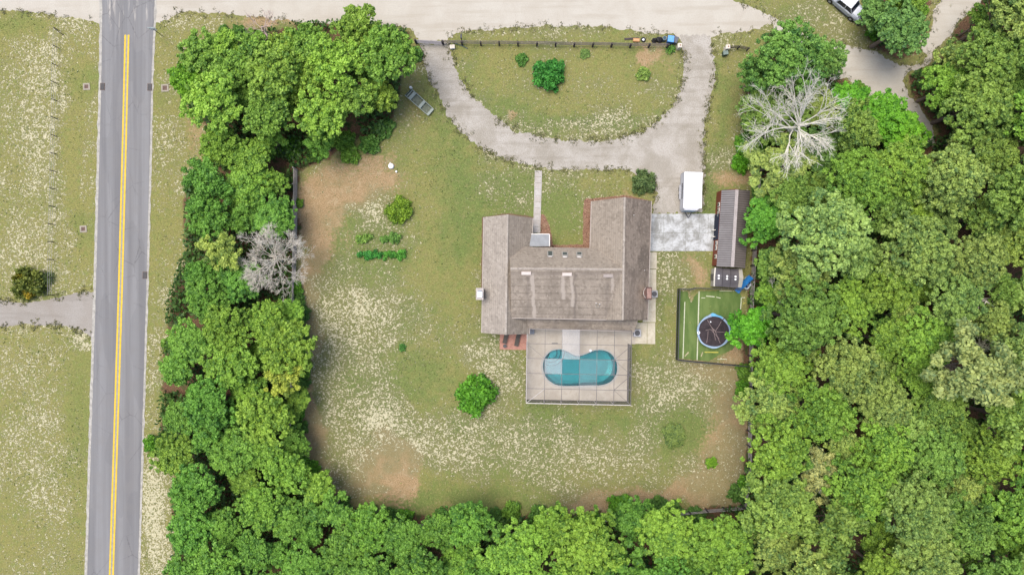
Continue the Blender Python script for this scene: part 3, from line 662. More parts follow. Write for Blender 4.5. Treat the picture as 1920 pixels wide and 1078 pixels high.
# ---------------------------------------------------------------- air conditioners by the east wall, pool pump, small things round the house
STEEL = simple('grey_painted_steel', (0.30, 0.30, 0.31), .5, .15, 3.0, .4)
DARKM = simple('dark_metal', (0.045, 0.045, 0.05), .5, .2, 4.0, .4)
def ac_unit(x, y, w_, label, col):
    t = thing('air_conditioner', label, 'air conditioner', P(x, y))
    MB().box(0, 0, .06, w_, w_, .8).build('housing', col, t, bevel=.03)
    MB().box(0, 0, 0, w_ + .15, w_ + .15, .07).build('pad', WALK, t)
    MB().cyl(0, 0, .86, w_ * .38, .03, 20).build('fan_grille', DARKM, t)
    return t
ac_unit(1224.5, 551, .9, 'grey air conditioner outside the brown brick chimney on the path', STEEL)
ac_unit(1193, 623.5, .95, 'grey air conditioner beside the upper right corner of the pool cage', simple('light_grey_steel', (.36, .36, .38), .5))
BLUEP = simple('navy_blue_plastic', (0.035, 0.065, 0.12), .5, .4, 4.0)
t = thing('storage_bin', 'dark blue storage bin at the upper left corner of the pool cage', 'bin', P(997, 621))
MB().box(0, 0, 0, .62, .62, .62).build('body', BLUEP, t, bevel=.03); MB().box(0, 0, .62, .68, .68, .07).build('lid', simple('slate_blue_plastic', (.08, .11, .16), .5), t, bevel=.02)
MB().box(0, .32, .68, .3, .05, .04).build('handle', STEEL, t)
# lounge chairs and table on the brick patio
FAB = simple('dark_brown_sling_fabric', (0.075, 0.065, 0.055), .8, .2, 5.0)
def lounge(x, y, rz, label):
    t = thing('lounge_chair', label, 'lounge chair', P(x, y) + Vector((0, 0, .05)), rz, 'lounge chairs on the red brick patio')
    MB().box(0, -.25, .32, .55, 1.15, .05).build('seat', FAB, t)
    mb = MB(); mb.add([(-.27, .32, .33), (.27, .32, .33), (.27, .85, .72), (-.27, .85, .72), (-.27, .32, .28), (.27, .32, .28), (.27, .85, .67), (-.27, .85, .67)], [(0, 1, 2, 3), (7, 6, 5, 4), (0, 4, 5, 1), (1, 5, 6, 2), (2, 6, 7, 3), (3, 7, 4, 0)])
    mb.build('backrest', FAB, t)
    for sx in (-.25, .25):
        for sy in (-.75, .3): MB().box(sx, sy, 0, .05, .05, .32).build('leg', DARKM, t)
    return t
lounge(948.5, 632, R(-14), 'dark lounge chair nearer the lawn on the red brick patio')
lounge(970, 637, R(-12), 'dark lounge chair nearer the pool cage on the red brick patio')
t = thing('side_table', 'small dark round table on the red brick patio', 'table', P(946.5, 648) + Vector((0, 0, .05)))
MB().cyl(0, 0, .45, .24, .03, 20).build('tabletop', DARKM, t); MB().cyl(0, 0, 0, .04, .45, 8).build('leg', DARKM, t); MB().cyl(0, 0, 0, .17, .02, 16).build('base', DARKM, t)

# ---------------------------------------------------------------- pool deck, pool, screened cage
DECK = concrete_mat('pool_deck_concrete', (0.360, 0.317, 0.257), (0.423, 0.378, 0.312), (0.315, 0.273, 0.217), .5)
PO = smooth_closed([(1018, 688), (1021, 672), (1032, 659), (1049, 655), (1062, 658), (1075, 665), (1087, 667), (1100, 663), (1113, 657.5), (1127, 656), (1141, 660), (1152, 671), (1157, 686), (1155, 702), (1145, 715), (1128, 721.5), (1105, 722), (1080, 723), (1055, 723), (1038, 719), (1024, 707)], 6)
POW = [P(x, y) for x, y in PO]
DZ = .06
dk = [P(988, 616), P(1193, 620), P(1191, 645), P(1182.5, 645), P(1178, 752), P(987.5, 749)]
cen = sum(POW, Vector()) / len(POW)
cop_o = [cen + (p - cen) * (1 + .28 / (p - cen).length) for p in POW]
deck = sheet('pool_deck', dk, DZ, DECK, [POW])
mb = MB()
n = len(dk)
mb.add([(p.x, p.y, z) for z in (-.1, DZ - .002) for p in dk], [(i, (i + 1) % n, n + (i + 1) % n, n + i) for i in range(n)])
mb.build('deck_edge', DECK, deck)
# fine expansion joints in the deck
JO = simple('deck_joint', (0.20, 0.175, 0.155), .9)
pool = thing('swimming_pool', 'kidney shaped turquoise swimming pool under the screened cage', 'swimming pool', (cen.x, cen.y, 0))
def pool_depth(x): return -1.0 - 1.1 * min(1, max(0, (x + 3.2) / 7.5)) ** 1.3
k = len(POW); cl = [p - cen for p in POW]
V = []; rings = (1.0, 1.0, .93, .8, .5, .12); zs = [lambda x: DZ - .004, lambda x: -.45, lambda x: pool_depth(x) + .25, lambda x: pool_depth(x), lambda x: pool_depth(x), lambda x: pool_depth(x)]
for r_, zf in zip(rings, zs):
    for q in cl: V.append((q.x * r_, q.y * r_, zf(q.x * r_)))
V.append((0, 0, pool_depth(0))); F = []
for r_ in range(len(rings) - 1):
    for i in range(k): F.append((r_ * k + i, (r_ + 1) * k + i, (r_ + 1) * k + (i + 1) % k, r_ * k + (i + 1) % k))
b0 = (len(rings) - 1) * k
F += [(b0 + i, len(V) - 1, b0 + (i + 1) % k) for i in range(k)]
me = bpy.data.meshes.new('basin'); me.from_pydata(V, [], F); me.validate()
PL = simple('pale_pool_plaster', (0.42, 0.68, 0.68), .8, .08, 1.2)
link('basin', me, PL, pool)
mb = MB(); c2 = [p - cen for p in cop_o]
mb.add([(q.x, q.y, DZ + .02) for q in cl] + [(q.x, q.y, DZ + .02) for q in c2], [(i, (i + 1) % k, k + (i + 1) % k, k + i) for i in range(k)])
mb.add([(q.x, q.y, DZ + .02) for q in cl] + [(q.x, q.y, DZ - .10) for q in cl], [(i, (i + 1) % k, k + (i + 1) % k, k + i)[::-1] for i in range(k)])
mb.build('coping', simple('pool_coping', (0.34, 0.33, 0.30), .8, .12, 3.0), pool)
mb = MB(); mb.add([(q.x * .998, q.y * .998, -.02) for q in cl] + [(q.x * .998, q.y * .998, -.28) for q in cl], [(i, (i + 1) % k, k + (i + 1) % k, k + i)[::-1] for i in range(k)])
mb.build('tile_band', simple('blue_waterline_tile', (0.05, 0.20, 0.25), .3, .3, 8.0), pool)
# curved entry steps
sc_ = P(1034, 662) - cen
STEP = simple('pool_step_plaster', (0.58, 0.74, 0.74), .8); EDGE = simple('dark_step_tile', (0.03, 0.10, 0.13), .5)
for i, (r_, z) in enumerate(((.75, -.32), (1.25, -.58), (1.75, -.84))):
    pts = []
    for j in range(21):
        a = R(-115 + 150 * j / 20); pts.append((sc_.x + r_ * math.cos(a), sc_.y + r_ * math.sin(a)))
    pts = [(x, y) for x, y in pts] + [(sc_.x - .2, sc_.y + .2)]
    st = MB().prism(pts, z - .28, z).build('step', STEP, pool)
    e = MB(); e.tube([(x, y, z + .01) for x, y in pts[:-1]], .035, 5); e.build('edge_tile', EDGE, st)
# water: clear body that absorbs red with depth
t = NT('pool_water'); t.t.nodes.remove(t.b)
tr = t.n('ShaderNodeBsdfTransparent'); gl = t.n('ShaderNodeBsdfGlossy'); gl.inputs['Roughness'].default_value = .06
fr = t.n('ShaderNodeFresnel'); fr.inputs[0].default_value = 1.33; mx = t.n('ShaderNodeMixShader')
bp = t.n('ShaderNodeBump'); bp.inputs['Strength'].default_value = .15; bp.inputs['Distance'].default_value = .05; t.L(t.noise(2.2, 3, .5), bp.inputs['Height']); t.L(bp.outputs[0], gl.inputs['Normal']); t.L(bp.outputs[0], fr.inputs['Normal'])
t.L(fr.outputs[0], mx.inputs[0]); t.L(tr.outputs[0], mx.inputs[1]); t.L(gl.outputs[0], mx.inputs[2]); t.L(mx.outputs[0], t.out.inputs['Surface'])
ab = t.n('ShaderNodeVolumeAbsorption'); ab.inputs[0].default_value = (0.0, 0.90, 0.91, 1); ab.inputs[1].default_value = .50; t.L(ab.outputs[0], t.out.inputs['Volume'])
V = [(q.x * .996, q.y * .996, -.08) for q in cl] + [(q.x * .996, q.y * .996, -.44) for q in cl] + [(q.x * .925, q.y * .925, pool_depth(q.x * .93) + .26) for q in cl] + [(q.x * .79, q.y * .79, pool_depth(q.x * .8) + .01) for q in cl] + [(q.x * .3, q.y * .3, pool_depth(q.x * .3) + .01) for q in cl]
F = [tuple(range(k))] + [(r_ * k + i, (r_ + 1) * k + i, (r_ + 1) * k + (i + 1) % k, r_ * k + (i + 1) % k) for r_ in range(4) for i in range(k)] + [tuple(range(4 * k, 5 * k))[::-1]]
me = bpy.data.meshes.new('water'); me.from_pydata(V, [], F); me.validate(); link('water', me, t.m, pool)
t = thing('pool_skimmer_lid', 'small white float lying on the deck at the waist of the pool', 'pool float', P(1107, 657) + Vector((0, 0, DZ)))
MB().torus(0, 0, .05, .13, .045, 20, 8).build('ring', CAPW, t, smooth=True); MB().cyl(0, 0, .01, .1, .04, 14).build('cap', CAPW, t)
t = thing('floor_drain', 'narrow dark drain slot in the deck above the left end of the pool', 'drain', P(1040, 643.5) + Vector((0, 0, DZ)))
MB().box(0, 0, 0, .82, .10, .02).build('grate', DARKM, t)

cage = thing('pool_cage', 'aluminium framed screen enclosure over the kidney shaped pool', 'pool enclosure', P(1085, 690))
cl0 = cage.location
ALU = simple('bronze_aluminium', (0.13, 0.115, 0.11), .5, .15, 3.0, .4)
ALUW = simple('pale_aluminium', (0.50, 0.46, 0.43), .5, .1, 3.0, .4)
EZ, FZ = 2.9, 3.7
xs = [987.5, 1021.5, 1053.5, 1086.5, 1119, 1151.5, 1183.5]; ysr = [618, 646, 673.5, 701.5, 730, 757.5]
def cnode(i, j):
    inner = 1 <= i <= 5 and 0 <= j <= 4
    z = FZ if inner else EZ
    if j == 0 and not (1 <= i <= 5): z = EZ
    y = ysr[j] + (xs[i] - 1085) * .02; x = xs[i] - (ysr[j] - 690) * .012
    return P(x, y, z) - cl0
for i in range(7):
    m = ALUW if i in (0,) else ALU
    pts = [cnode(i, j) for j in range(6)]
    mb = MB()
    for a, b in zip(pts, pts[1:]): mb.bar(a, b, .055, .09)
    mb.build('roof_beam', m, cage)
for j in range(6):
    m = ALUW if j == 5 else ALU
    pts = [cnode(i, j) for i in range(7)]; mb = MB()
    for a, b in zip(pts, pts[1:]): mb.bar(a - Vector((0, 0, .01)), b - Vector((0, 0, .01)), .055 if j < 5 else .09, .09)
    mb.build('roof_beam', m, cage)
for (a, b) in (((0, 5), (1, 4)), ((6, 5), (5, 4)), ((0, 1), (1, 2)), ((6, 1), (5, 2)), ((6, 3), (5, 2)), ((6, 3), (5, 4))):
    MB().bar(cnode(*a), cnode(*b), .045, .06).build('brace', ALUW if a == (0, 5) else ALU, cage)
for (i, j) in [(i, 5) for i in range(7)] + [(0, j) for j in range(1, 5)] + [(6, j) for j in range(1, 5)]:
    q = cnode(i, j); MB().box(q.x, q.y, DZ, .06, .06, q.z - DZ - .03).build('post', ALUW if j == 5 else ALU, cage)
for z in (.12, 1.1):
    mb = MB(); q = [cnode(0, 1), cnode(0, 5), cnode(6, 5), cnode(6, 1)]; q = [Vector((v.x, v.y, z)) for v in q]
    for a, b in zip(q, q[1:]): mb.bar(a, b, .05, .06)
    mb.build('rail', ALU, cage)
def screen_mat(name, col, a):
    t = NT(name); t.t.nodes.remove(t.b); tr = t.n('ShaderNodeBsdfTransparent'); df = t.n('ShaderNodeBsdfDiffuse'); df.inputs[0].default_value = (*col, 1)
    lw = t.n('ShaderNodeLayerWeight'); lw.inputs[0].default_value = .3     # mesh closes up at grazing angles, as real insect screen does
    f = t.math('ADD', a, t.math('MULTIPLY', t.math('POWER', lw.outputs['Facing'], 3.0), .55), clamp=True)
    mx = t.n('ShaderNodeMixShader'); t.L(f, mx.inputs[0]); t.L(tr.outputs[0], mx.inputs[1]); t.L(df.outputs[0], mx.inputs[2]); t.L(mx.outputs[0], t.out.inputs['Surface'])
    return t.m
SC = {0: screen_mat('old_dark_screen', (0.34, 0.32, 0.31), .06), 1: screen_mat('new_pale_screen', (0.52, 0.51, 0.50), .36), 2: screen_mat('faded_screen', (0.42, 0.42, 0.42), .15), 3: screen_mat('worn_screen', (0.38, 0.36, 0.34), .10)}
SIDE = screen_mat('dark_side_screen', (0.035, 0.035, 0.038), .35)
tint = {(2, 0): 1, (2, 1): 1, (1, 2): 1, (3, 2): 2, (4, 2): 2, (3, 3): 2, (0, 0): 3, (1, 0): 3, (2, 2): 0, (1, 3): 3, (3, 4): 3, (4, 4): 3, (0, 2): 3, (0, 3): 3, (3, 0): 3}
for i in range(6):
    for j in range(5):
        q = [cnode(i, j), cnode(i, j + 1), cnode(i + 1, j + 1), cnode(i + 1, j)]
        o = MB().add([v + Vector((0, 0, .06)) for v in q], [(0, 1, 2, 3)]).build('screen_panel', SC[tint.get((i, j), 0)], cage)
for (a, b) in (((0, 5), (6, 5)), ((6, 5), (6, 1)), ((0, 1), (0, 5))):
    A, B = cnode(*a), cnode(*b)
    MB().add([(A.x, A.y, DZ), (B.x, B.y, DZ), (B.x, B.y, EZ), (A.x, A.y, EZ)], [(0, 1, 2, 3)]).build('side_screen', SIDE, cage)
# ---------------------------------------------------------------- long metal-roofed barn
RED = simple('barn_red_paint', (0.20, 0.060, 0.035), .7, .25, 3.0, .2, stretch=(1, 5, 1))
def rib_metal(name, c1, c2):
    t = NT(name); a = t.noise(.5, 4, .6); b = t.noise(1.0, 4, .6, t.map((.3, 4, .3)))
    c = t.mix(t.ramp(a, .35, .65), c1, c2); c = t.mix(t.ramp(b, .5, .7, 0, .35), c, scl(c1, .75))
    return t.fin(c, .55, .4)
RM = rib_metal('grey_ribbed_metal', (0.160, 0.146, 0.142), (0.197, 0.184, 0.180))
RMD = rib_metal('shaded_ribbed_metal', (0.136, 0.119, 0.109), (0.167, 0.146, 0.135))  # darker copy of the metal; the east slope's shade is in the colour
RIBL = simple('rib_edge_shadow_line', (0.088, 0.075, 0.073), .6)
barn = thing('barn', 'long red barn with a grey ribbed metal gable roof beside the concrete apron', 'barn', P(1365, 430))
bl = barn.location
EZ2, RZ2 = 2.3, 3.6
Ba, Bb = P(1353, 357, EZ2), P(1343.5, 499.5, EZ2); Ra_, Rb_ = P(1381.5, 356, RZ2), P(1373, 500.5, RZ2); Ca, Cb = P(1406.5, 358, EZ2), P(1397, 503, EZ2)
def ribbed(A, B, C, D, m, name):
    n = (B - A).cross(D - A).normalized(); n = n if n.z > 0 else -n
    vs = [q - bl for q in (A, B, C, D)] + [q - n * .05 - bl for q in (A, B, C, D)]
    o = MB().add(vs, [(0, 1, 2, 3), (7, 6, 5, 4), (0, 4, 5, 1), (1, 5, 6, 2), (2, 6, 7, 3), (3, 7, 4, 0)]).build(name, m, barn)
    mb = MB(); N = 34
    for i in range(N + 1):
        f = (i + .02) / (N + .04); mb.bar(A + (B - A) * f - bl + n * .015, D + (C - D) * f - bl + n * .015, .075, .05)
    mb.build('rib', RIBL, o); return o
ribbed(Ba, Bb, Rb_, Ra_, RM, 'roof'); ribbed(Ca, Cb, Rb_, Ra_, RMD, 'roof')
MB().bar(Ra_ - bl + Vector((0, 0, .05)), Rb_ - bl + Vector((0, 0, .05)), .42, .06).build('ridge_cap', simple('pale_ridge_cap', (.34, .30, .29), .5), barn)
W0, W1 = P(1343.6, 361), P(1334.8, 498.5)
ax = (W0 - W1).normalized(); side = Vector((ax.y, -ax.x, 0))         # to the east
wd = 3.45
q = [W0, W1, W1 + side * wd, W0 + side * wd]
mb = MB(); z = EZ2 - .2
rA, rB = Vector((Ra_.x, W0.y, 0)), Vector((Rb_.x, W1.y, 0))
vs = [v - bl for v in q] + [v - bl + Vector((0, 0, z)) for v in q] + [rA - bl + Vector((0, 0, RZ2 - .22)), rB - bl + Vector((0, 0, RZ2 - .22))]
mb.add(vs, [(0, 1, 2, 3), (0, 4, 5, 1), (2, 6, 7, 3), (1, 5, 9, 6, 2), (3, 7, 8, 4, 0), (4, 8, 9, 5), (6, 9, 8, 7)]); mb.build('wall', RED, barn)
NAVY = simple('doorway_shade', (0.02, 0.024, 0.045), .8, .3)  # closed flat panel; the unlit barn interior is put into its colour
def on_wall(f, w_, z0, h_, m, name, parent=barn, out=.04):
    c = W0 + (W1 - W0) * f - side * out - bl
    return MB().bar(c + ax * w_ / 2 + Vector((0, 0, z0 + h_ / 2)), c - ax * w_ / 2 + Vector((0, 0, z0 + h_ / 2)), .07, h_).build(name, m, parent)
WTR = simple('white_weathered_trim', (0.62, 0.58, 0.50), .7, .15)
d = on_wall(.48, 3.4, .05, 1.9, NAVY, 'doorway')
for f in (.185, .26, .325, .70, .765, .88): w_ = on_wall(f, .55, 1.1, .75, WTR, 'window'); on_wall(f, .36, 1.2, .5, GLASS, 'pane', w_, .06)
# white ramp rails in front of the doorway
WR = thing('ramp_railing', 'white wooden ramp rails in front of the dark barn doorway', 'railing', P(1338, 438))
mb = MB(); o = WR.location
for (a, b) in (((1333, 433), (1348, 430)), ((1333, 445), (1346, 444))):
    for z in (.45, .9): mb.bar(P(*a) - o + Vector((0, 0, z)), P(*b) - o + Vector((0, 0, z)), .08, .08)
    for p_ in (a, b): MB().bar(P(*p_) - o, P(*p_) - o + Vector((0, 0, .95)), .1, .1).build('post', WTR, WR)
mb.build('rail', WTR, WR)
MB().box(P(1340, 439).x - o.x, P(1340, 439).y - o.y, .07, .75, .8, .10, R(-3)).build('ramp', APR, WR)
# yellow and dark things behind the barn
t = thing('wheelbarrow', 'small yellow wheelbarrow standing behind the barn by the board fence', 'wheelbarrow', P(1407, 382), R(80))
mb = MB(); mb.add([(-.3, -.22, .3), (.3, -.22, .3), (.3, .22, .3), (-.3, .22, .3), (-.48, -.34, .6), (.48, -.34, .6), (.48, .34, .6), (-.48, .34, .6)], [(3, 2, 1, 0), (0, 1, 5, 4), (1, 2, 6, 5), (2, 3, 7, 6), (3, 0, 4, 7)])
mb.build('tray', simple('yellow_paint', (.55, .42, .05), .5), t)
mb = MB(); [mb.bar((.5, s * .22, .3), (-.9, s * .3, .5), .05) for s in (-1, 1)]; mb.build('handle', DARKM, t)
wh = MB(); wh.torus(0, 0, 0, .16, .05, 16, 6); o_ = wh.build('wheel', DARKM, t); o_.location = (.6, 0, .2); o_.rotation_euler = (R(90), 0, 0)
TARPB = simple('black_crumpled_plastic', (0.015, 0.013, 0.014), .5, .5, 4.0, .4, bump=.6)
def lump(mb, cx, cy, z0, rx, ry, rz_, seed=0, n=12, m=7):
    vs = []; fs = []
    for i in range(m + 1):
        ph = math.pi / 2 * i / m
        for j in range(n):
            a = 2 * math.pi * j / n; q = 1 + .28 * mnoise.noise(Vector((math.cos(a) * 1.7 + seed, math.sin(a) * 1.7, ph * 2)))
            vs.append((cx + rx * math.cos(ph) * math.cos(a) * q, cy + ry * math.cos(ph) * math.sin(a) * q, z0 + rz_ * math.sin(ph) * q))
    for i in range(m):
        for j in range(n): fs.append((i * n + j, i * n + (j + 1) % n, (i + 1) * n + (j + 1) % n, (i + 1) * n + j))
    mb.add(vs, fs); return mb
t = thing('rubbish_bag', 'black rubbish bag behind the barn just below the yellow wheelbarrow', 'rubbish bag', P(1409, 394))
lump(MB(), 0, 0, 0, .5, .6, .45, 3).build('bag', TARPB, t); MB().torus(0, 0, .46, .07, .03, 10, 5).build('knot', TARPB, t)

# ---------------------------------------------------------------- small play house with dark roof
PR = rib_metal('charcoal_shingle_panel', (0.085, 0.078, 0.085), (0.125, 0.115, 0.12))
PWALL = simple('grey_beige_panel', (0.36, 0.34, 0.29), .7, .12, 2.0)
ps = thing('play_shed', 'small grey shed with a dark roof and six white roof lights below the barn', 'shed', P(1362, 521))
o = ps.location
RZ, EZ = 2.6, 1.95
A1, A2 = P(1341, 502, EZ), P(1339, 536.5, EZ); B1, B2 = P(1385, 504.5, EZ), P(1383.5, 540, EZ); G1, G2 = P(1339.5, 519, RZ), P(1386, 521.5, RZ)
for (a, b, c_, d_) in ((A1, B1, G2, G1), (A2, B2, G2, G1)):
    n = (b - a).cross(d_ - a).normalized(); n = n if n.z > 0 else -n
    vs = [v - o for v in (a, b, c_, d_)] + [v - o - n * .05 for v in (a, b, c_, d_)]
    rf = MB().add(vs, [(0, 1, 2, 3), (7, 6, 5, 4), (0, 4, 5, 1), (1, 5, 6, 2), (2, 6, 7, 3), (3, 7, 4, 0)]).build('roof', PR, ps)
    mb = MB()
    for f in (.33, .66): mb.bar(a + (b - a) * f - o + n * .01, d_ + (c_ - d_) * f - o + n * .01, .06, .04)
    mb.build('seam', simple('dark_seam', (.05, .045, .05), .6), rf)
    for f in (.17, .51, .85):
        p = a + (b - a) * f; r_ = d_ + (c_ - d_) * f; p = r_ + (p - r_) * .14 - o
        MB().cyl(p.x, p.y, p.z - .03, .13, .11, 12).build('roof_light', simple('white_translucent_dome', (.8, .8, .78), .4) if 'white_translucent_dome' not in bpy.data.materials else bpy.data.materials['white_translucent_dome'], rf)
for a, g, b in ((A1, G1, A2),):
    MB().bar(a - o, g - o, .16, .08).bar(g - o, b - o, .16, .08).build('gable_trim', WTR, ps)
w1, w2, w3, w4 = [v - o for v in (P(1334, 503.5), P(1332, 537), P(1381.5, 539), P(1382.5, 505))]
mb = MB(); zz = Vector((0, 0, EZ - .04)); gz = Vector((0, 0, RZ - .06))
vs = [w1, w2, w3, w4] + [v + zz for v in (w1, w2, w3, w4)] + [(w1 + w2) / 2 + gz, (w3 + w4) / 2 + gz]
mb.add(vs, [(0, 1, 2, 3), (0, 4, 8, 5, 1), (1, 5, 6, 2), (2, 6, 9, 7, 3), (3, 7, 4, 0), (4, 7, 9, 8), (5, 8, 9, 6)]); mb.build('wall', PWALL, ps)
m_ = (w1 + w2) / 2
MB().box(m_.x - .02, m_.y, .05, .08, .9, 1.6).build('door', simple('dark_grey_shed_door', (.12, .115, .11), .6), ps)
# slide and paddling pool beside it
BLU = simple('bright_blue_plastic', (0.02, 0.16, 0.42), .4, .3, 2.5, .4)
t = thing('blue_slide', 'bright blue plastic slide at the lower right corner of the small grey shed', 'slide', P(1388, 537), R(52)); mb = MB()
for i in range(9):
    x = -.9 + i * .28; z = .12 + (i / 8) ** 1.4 * 1.0; x2 = x + .28; z2 = .12 + ((i + 1) / 8) ** 1.4 * 1.0
    mb.add([(x, -.3, z), (x2, -.3, z2), (x2, .3, z2), (x, .3, z), (x, -.3, z - .06), (x2, -.3, z2 - .06), (x2, .3, z2 - .06), (x, .3, z - .06)], [(0, 1, 2, 3), (7, 6, 5, 4), (0, 4, 5, 1), (2, 6, 7, 3)])
    for s in (-1, 1): mb.bar((x, s * .33, z + .07), (x2, s * .33, z2 + .07), .07, .2)
mb.build('chute', BLU, t)
mb = MB(); [mb.bar((1.5, s * .25, 0), (1.45, s * .25, 1.1), .07) for s in (-1, 1)]; [mb.bar((1.55, -.25, z), (1.55, .25, z), .06) for z in (.3, .6, .9)]; mb.build('ladder', BLU, t)
t = thing('paddling_pool', 'oval dark blue paddling pool with a pale rim right of the small grey shed', 'paddling pool', P(1400.5, 529.5) + Vector((0, 0, .02)), R(-12))
def oval(mb, rx, ry, z0, z1, n=28, s=1.0):
    return mb.prism([(rx * math.cos(2 * math.pi * k / n), ry * math.sin(2 * math.pi * k / n)) for k in range(n)], z0, z1, [(s * rx * math.cos(2 * math.pi * k / n), s * ry * math.sin(2 * math.pi * k / n)) for k in range(n)])
oval(MB(), .42, .82, 0, .12, s=1.05).build('basin', simple('navy_blue_vinyl', (.012, .03, .13), .3, .4, 2), t)
mb = MB(); pts = [(.47 * math.cos(a), .86 * math.sin(a), .2) for a in np.linspace(0, 2 * math.pi, 29)]; mb.tube(pts, .085, 8, cap=False); mb.build('rim', simple('pale_blue_grey_vinyl', (.45, .52, .58), .5, .15), t)
t = thing('garden_hose', 'small coil of pale hose lying inside the paddling pool', 'hose', P(1402, 534) + Vector((0, 0, .15)))
mb = MB(); [mb.torus(0, 0, .03 + .045 * i, .14 - .015 * i, .025, 18, 5) for i in range(2)]; mb.build('coil', simple('pale_grey_hose', (.45, .48, .46), .5), t)

# ---------------------------------------------------------------- white cargo trailer
WHT = simple('white_trailer_paint', (0.80, 0.80, 0.79), .4, .02, .8, .4)
WSD = simple('light_grey_trailer_side', (0.46, 0.465, 0.49), .45, .04, 1.0, .4)
a, b = P(1282.2, 323, 2.45), P(1316.5, 396, 2.45)
L_, Wd = a.y - b.y - .35, 2.35
tr_ = thing('cargo_trailer', 'white enclosed cargo trailer parked on the gravel above the concrete apron', 'trailer', ((a.x + b.x) / 2, (a.y + b.y) / 2 + .15, 0), R(-1.6))
hx, hy = Wd / 2, L_ / 2
outl = [(-hx, hy), (-hx, -hy + .1), (-hx + .22, -hy - .22), (hx - .55, -hy - .22), (hx, -hy + .25), (hx, hy)]
MB().prism(outl, .45, 2.42).build('body', WSD, tr_, bevel=.03)
MB().prism([(x * 1.0, y) for x, y in [(-hx - .01, hy + .02), (-hx - .01, -hy + .06), (hx + .01, -hy + .06), (hx + .01, hy + .02)]], 2.425, 2.47).build('roof', WHT, tr_, bevel=.015)
MB().prism([(-hx + .2, -hy - .235), (hx - .58, -hy - .235), (hx - .60, -hy - .22), (-hx + .22, -hy - .22)], .6, 2.1).build('nose_reflection', simple('nose_reflection_blue', (.36, .50, .60), .3), tr_)  # flat strip painted the light blue reflected in the trailer nose
MB().bar((-hx + .05, hy + .03, .5), (-hx + .05, hy + .03, 2.35), .08).bar((hx - .05, hy + .03, .5), (hx - .05, hy + .03, 2.35), .08).bar((-hx + .1, hy + .03, 2.38), (hx - .1, hy + .03, 2.38), .07).build('rear_frame', STEEL, tr_)
for s in (-1, 1):
    for yy in (.45, -.45):
        o_ = MB().cyl(0, 0, -.11, .33, .22, 20).build('wheel', DARKM, tr_); o_.location = (s * (hx + .02), yy, .33); o_.rotation_euler = (0, R(90), 0)
    MB().box(s * (hx + .07), 0, .66, .26, 1.9, .06).build('fender', STEEL, tr_, bevel=.02)
MB().bar((0, -hy - 1.0, .42), (-.6, -hy, .42), .08).bar((0, -hy - 1.0, .42), (.6, -hy, .42), .08).build('hitch', DARKM, tr_)
# illegible run of dark letters down the left side
mb = MB(); x = -hx - .018; rg = random.Random(5)
for i in range(10):
    y = .95 - i * .205; z = 1.35
    for s in rg.sample(range(6), 4):
        A, B = [((y + .065, z), (y + .065, z + .45)), ((y - .065, z), (y - .065, z + .45)), ((y - .065, z + .45), (y + .065, z + .45)), ((y - .065, z + .22), (y + .065, z + .22)), ((y - .065, z), (y + .065, z)), ((y + .065, z + .4), (y - .065, z + .05))][s]
        mb.bar((x, *A), (x, *B), .02, .05)
mb.build('lettering', simple('black_letters', (.02, .018, .025), .6), tr_)

# ---------------------------------------------------------------- fenced play pen with turf and trampoline
TF = NT('green_play_turf'); a_ = TF.noise(1.0, 4, .6, TF.map((1.2, .25, 1))); b_ = TF.noise(10, 3, .7); e_ = TF.noise(.9, 4, .6, dist=.8)
c_ = TF.mix(TF.ramp(a_, .35, .65), (0.075, 0.125, 0.034), (0.125, 0.175, 0.055)); c_ = TF.mix(TF.ramp(b_, .5, .75, 0, .4), c_, (0.16, 0.19, 0.08)); c_ = TF.mix(TF.ramp(e_, .66, .74, 0, .5), c_, (.26, .20, .11))
TURF = TF.fin(c_, .9, .1)
turf = sheet('play_turf', ragged([(1271, 545), (1288, 548), (1296, 568), (1306, 550), (1312, 545), (1345, 546), (1386, 546), (1392, 560), (1382, 640), (1372, 655), (1362, 660), (1330, 677), (1269, 671)], .12, .25, 50), .014, TURF)
LW_ = simple('cream_line_paint', (.46, .47, .34), .8, .25, 4.0)
YL_ = simple('yellow_line_paint', (.46, .42, .08), .8, .25, 4.0)
def tline(p0, p1, w_=.1, m=LW_):
    a, b = P(*p0), P(*p1); a.z = b.z = .0225; MB().bar(a, b, w_, .007).build('painted_line', m, turf)
for a, b, w_, m in (((1284, 566), (1280.5, 672), .13, LW_), ((1310.8, 546), (1307, 675), .15, LW_), ((1315, 558.5), (1322, 558.5), .1, LW_), ((1324, 555), (1340, 556.5), .13, LW_), ((1343, 557), (1351, 559), .1, LW_),
                    ((1349, 545.5), (1376, 545.5), .1, LW_), ((1390, 558), (1388.5, 580), .12, LW_), ((1390, 558), (1397, 558), .1, LW_), ((1392, 570), (1398, 567), .09, YL_), ((1321, 660), (1347, 660.5), .13, YL_),
                    ((1345, 673.5), (1363, 673), .1, LW_), ((1284, 668), (1291, 660), .16, simple('dry_sand_patch', (.36, .31, .2), .9)), ((1314.5, 668), (1317.5, 660), .14, bpy.data.materials['dry_sand_patch'])):
    tline(a, b, w_, m)
NETM = screen_mat('black_fence_netting', (0.02, 0.018, 0.018), .55)
pen = thing('net_fence', 'low black netting fence with thin posts around the green play turf', 'fence', P(1330, 610)); o = pen.location
cor = [(1270, 541.5), (1285, 542), (1291, 542.5), (1302, 540), (1332, 541), (1360, 541.5), (1398, 543.5)], [(1270.5, 541.5), (1269, 585), (1268, 630), (1267, 673.5)], [(1267, 673.5), (1300, 677), (1340, 680.5), (1368, 683), (1398, 685)]
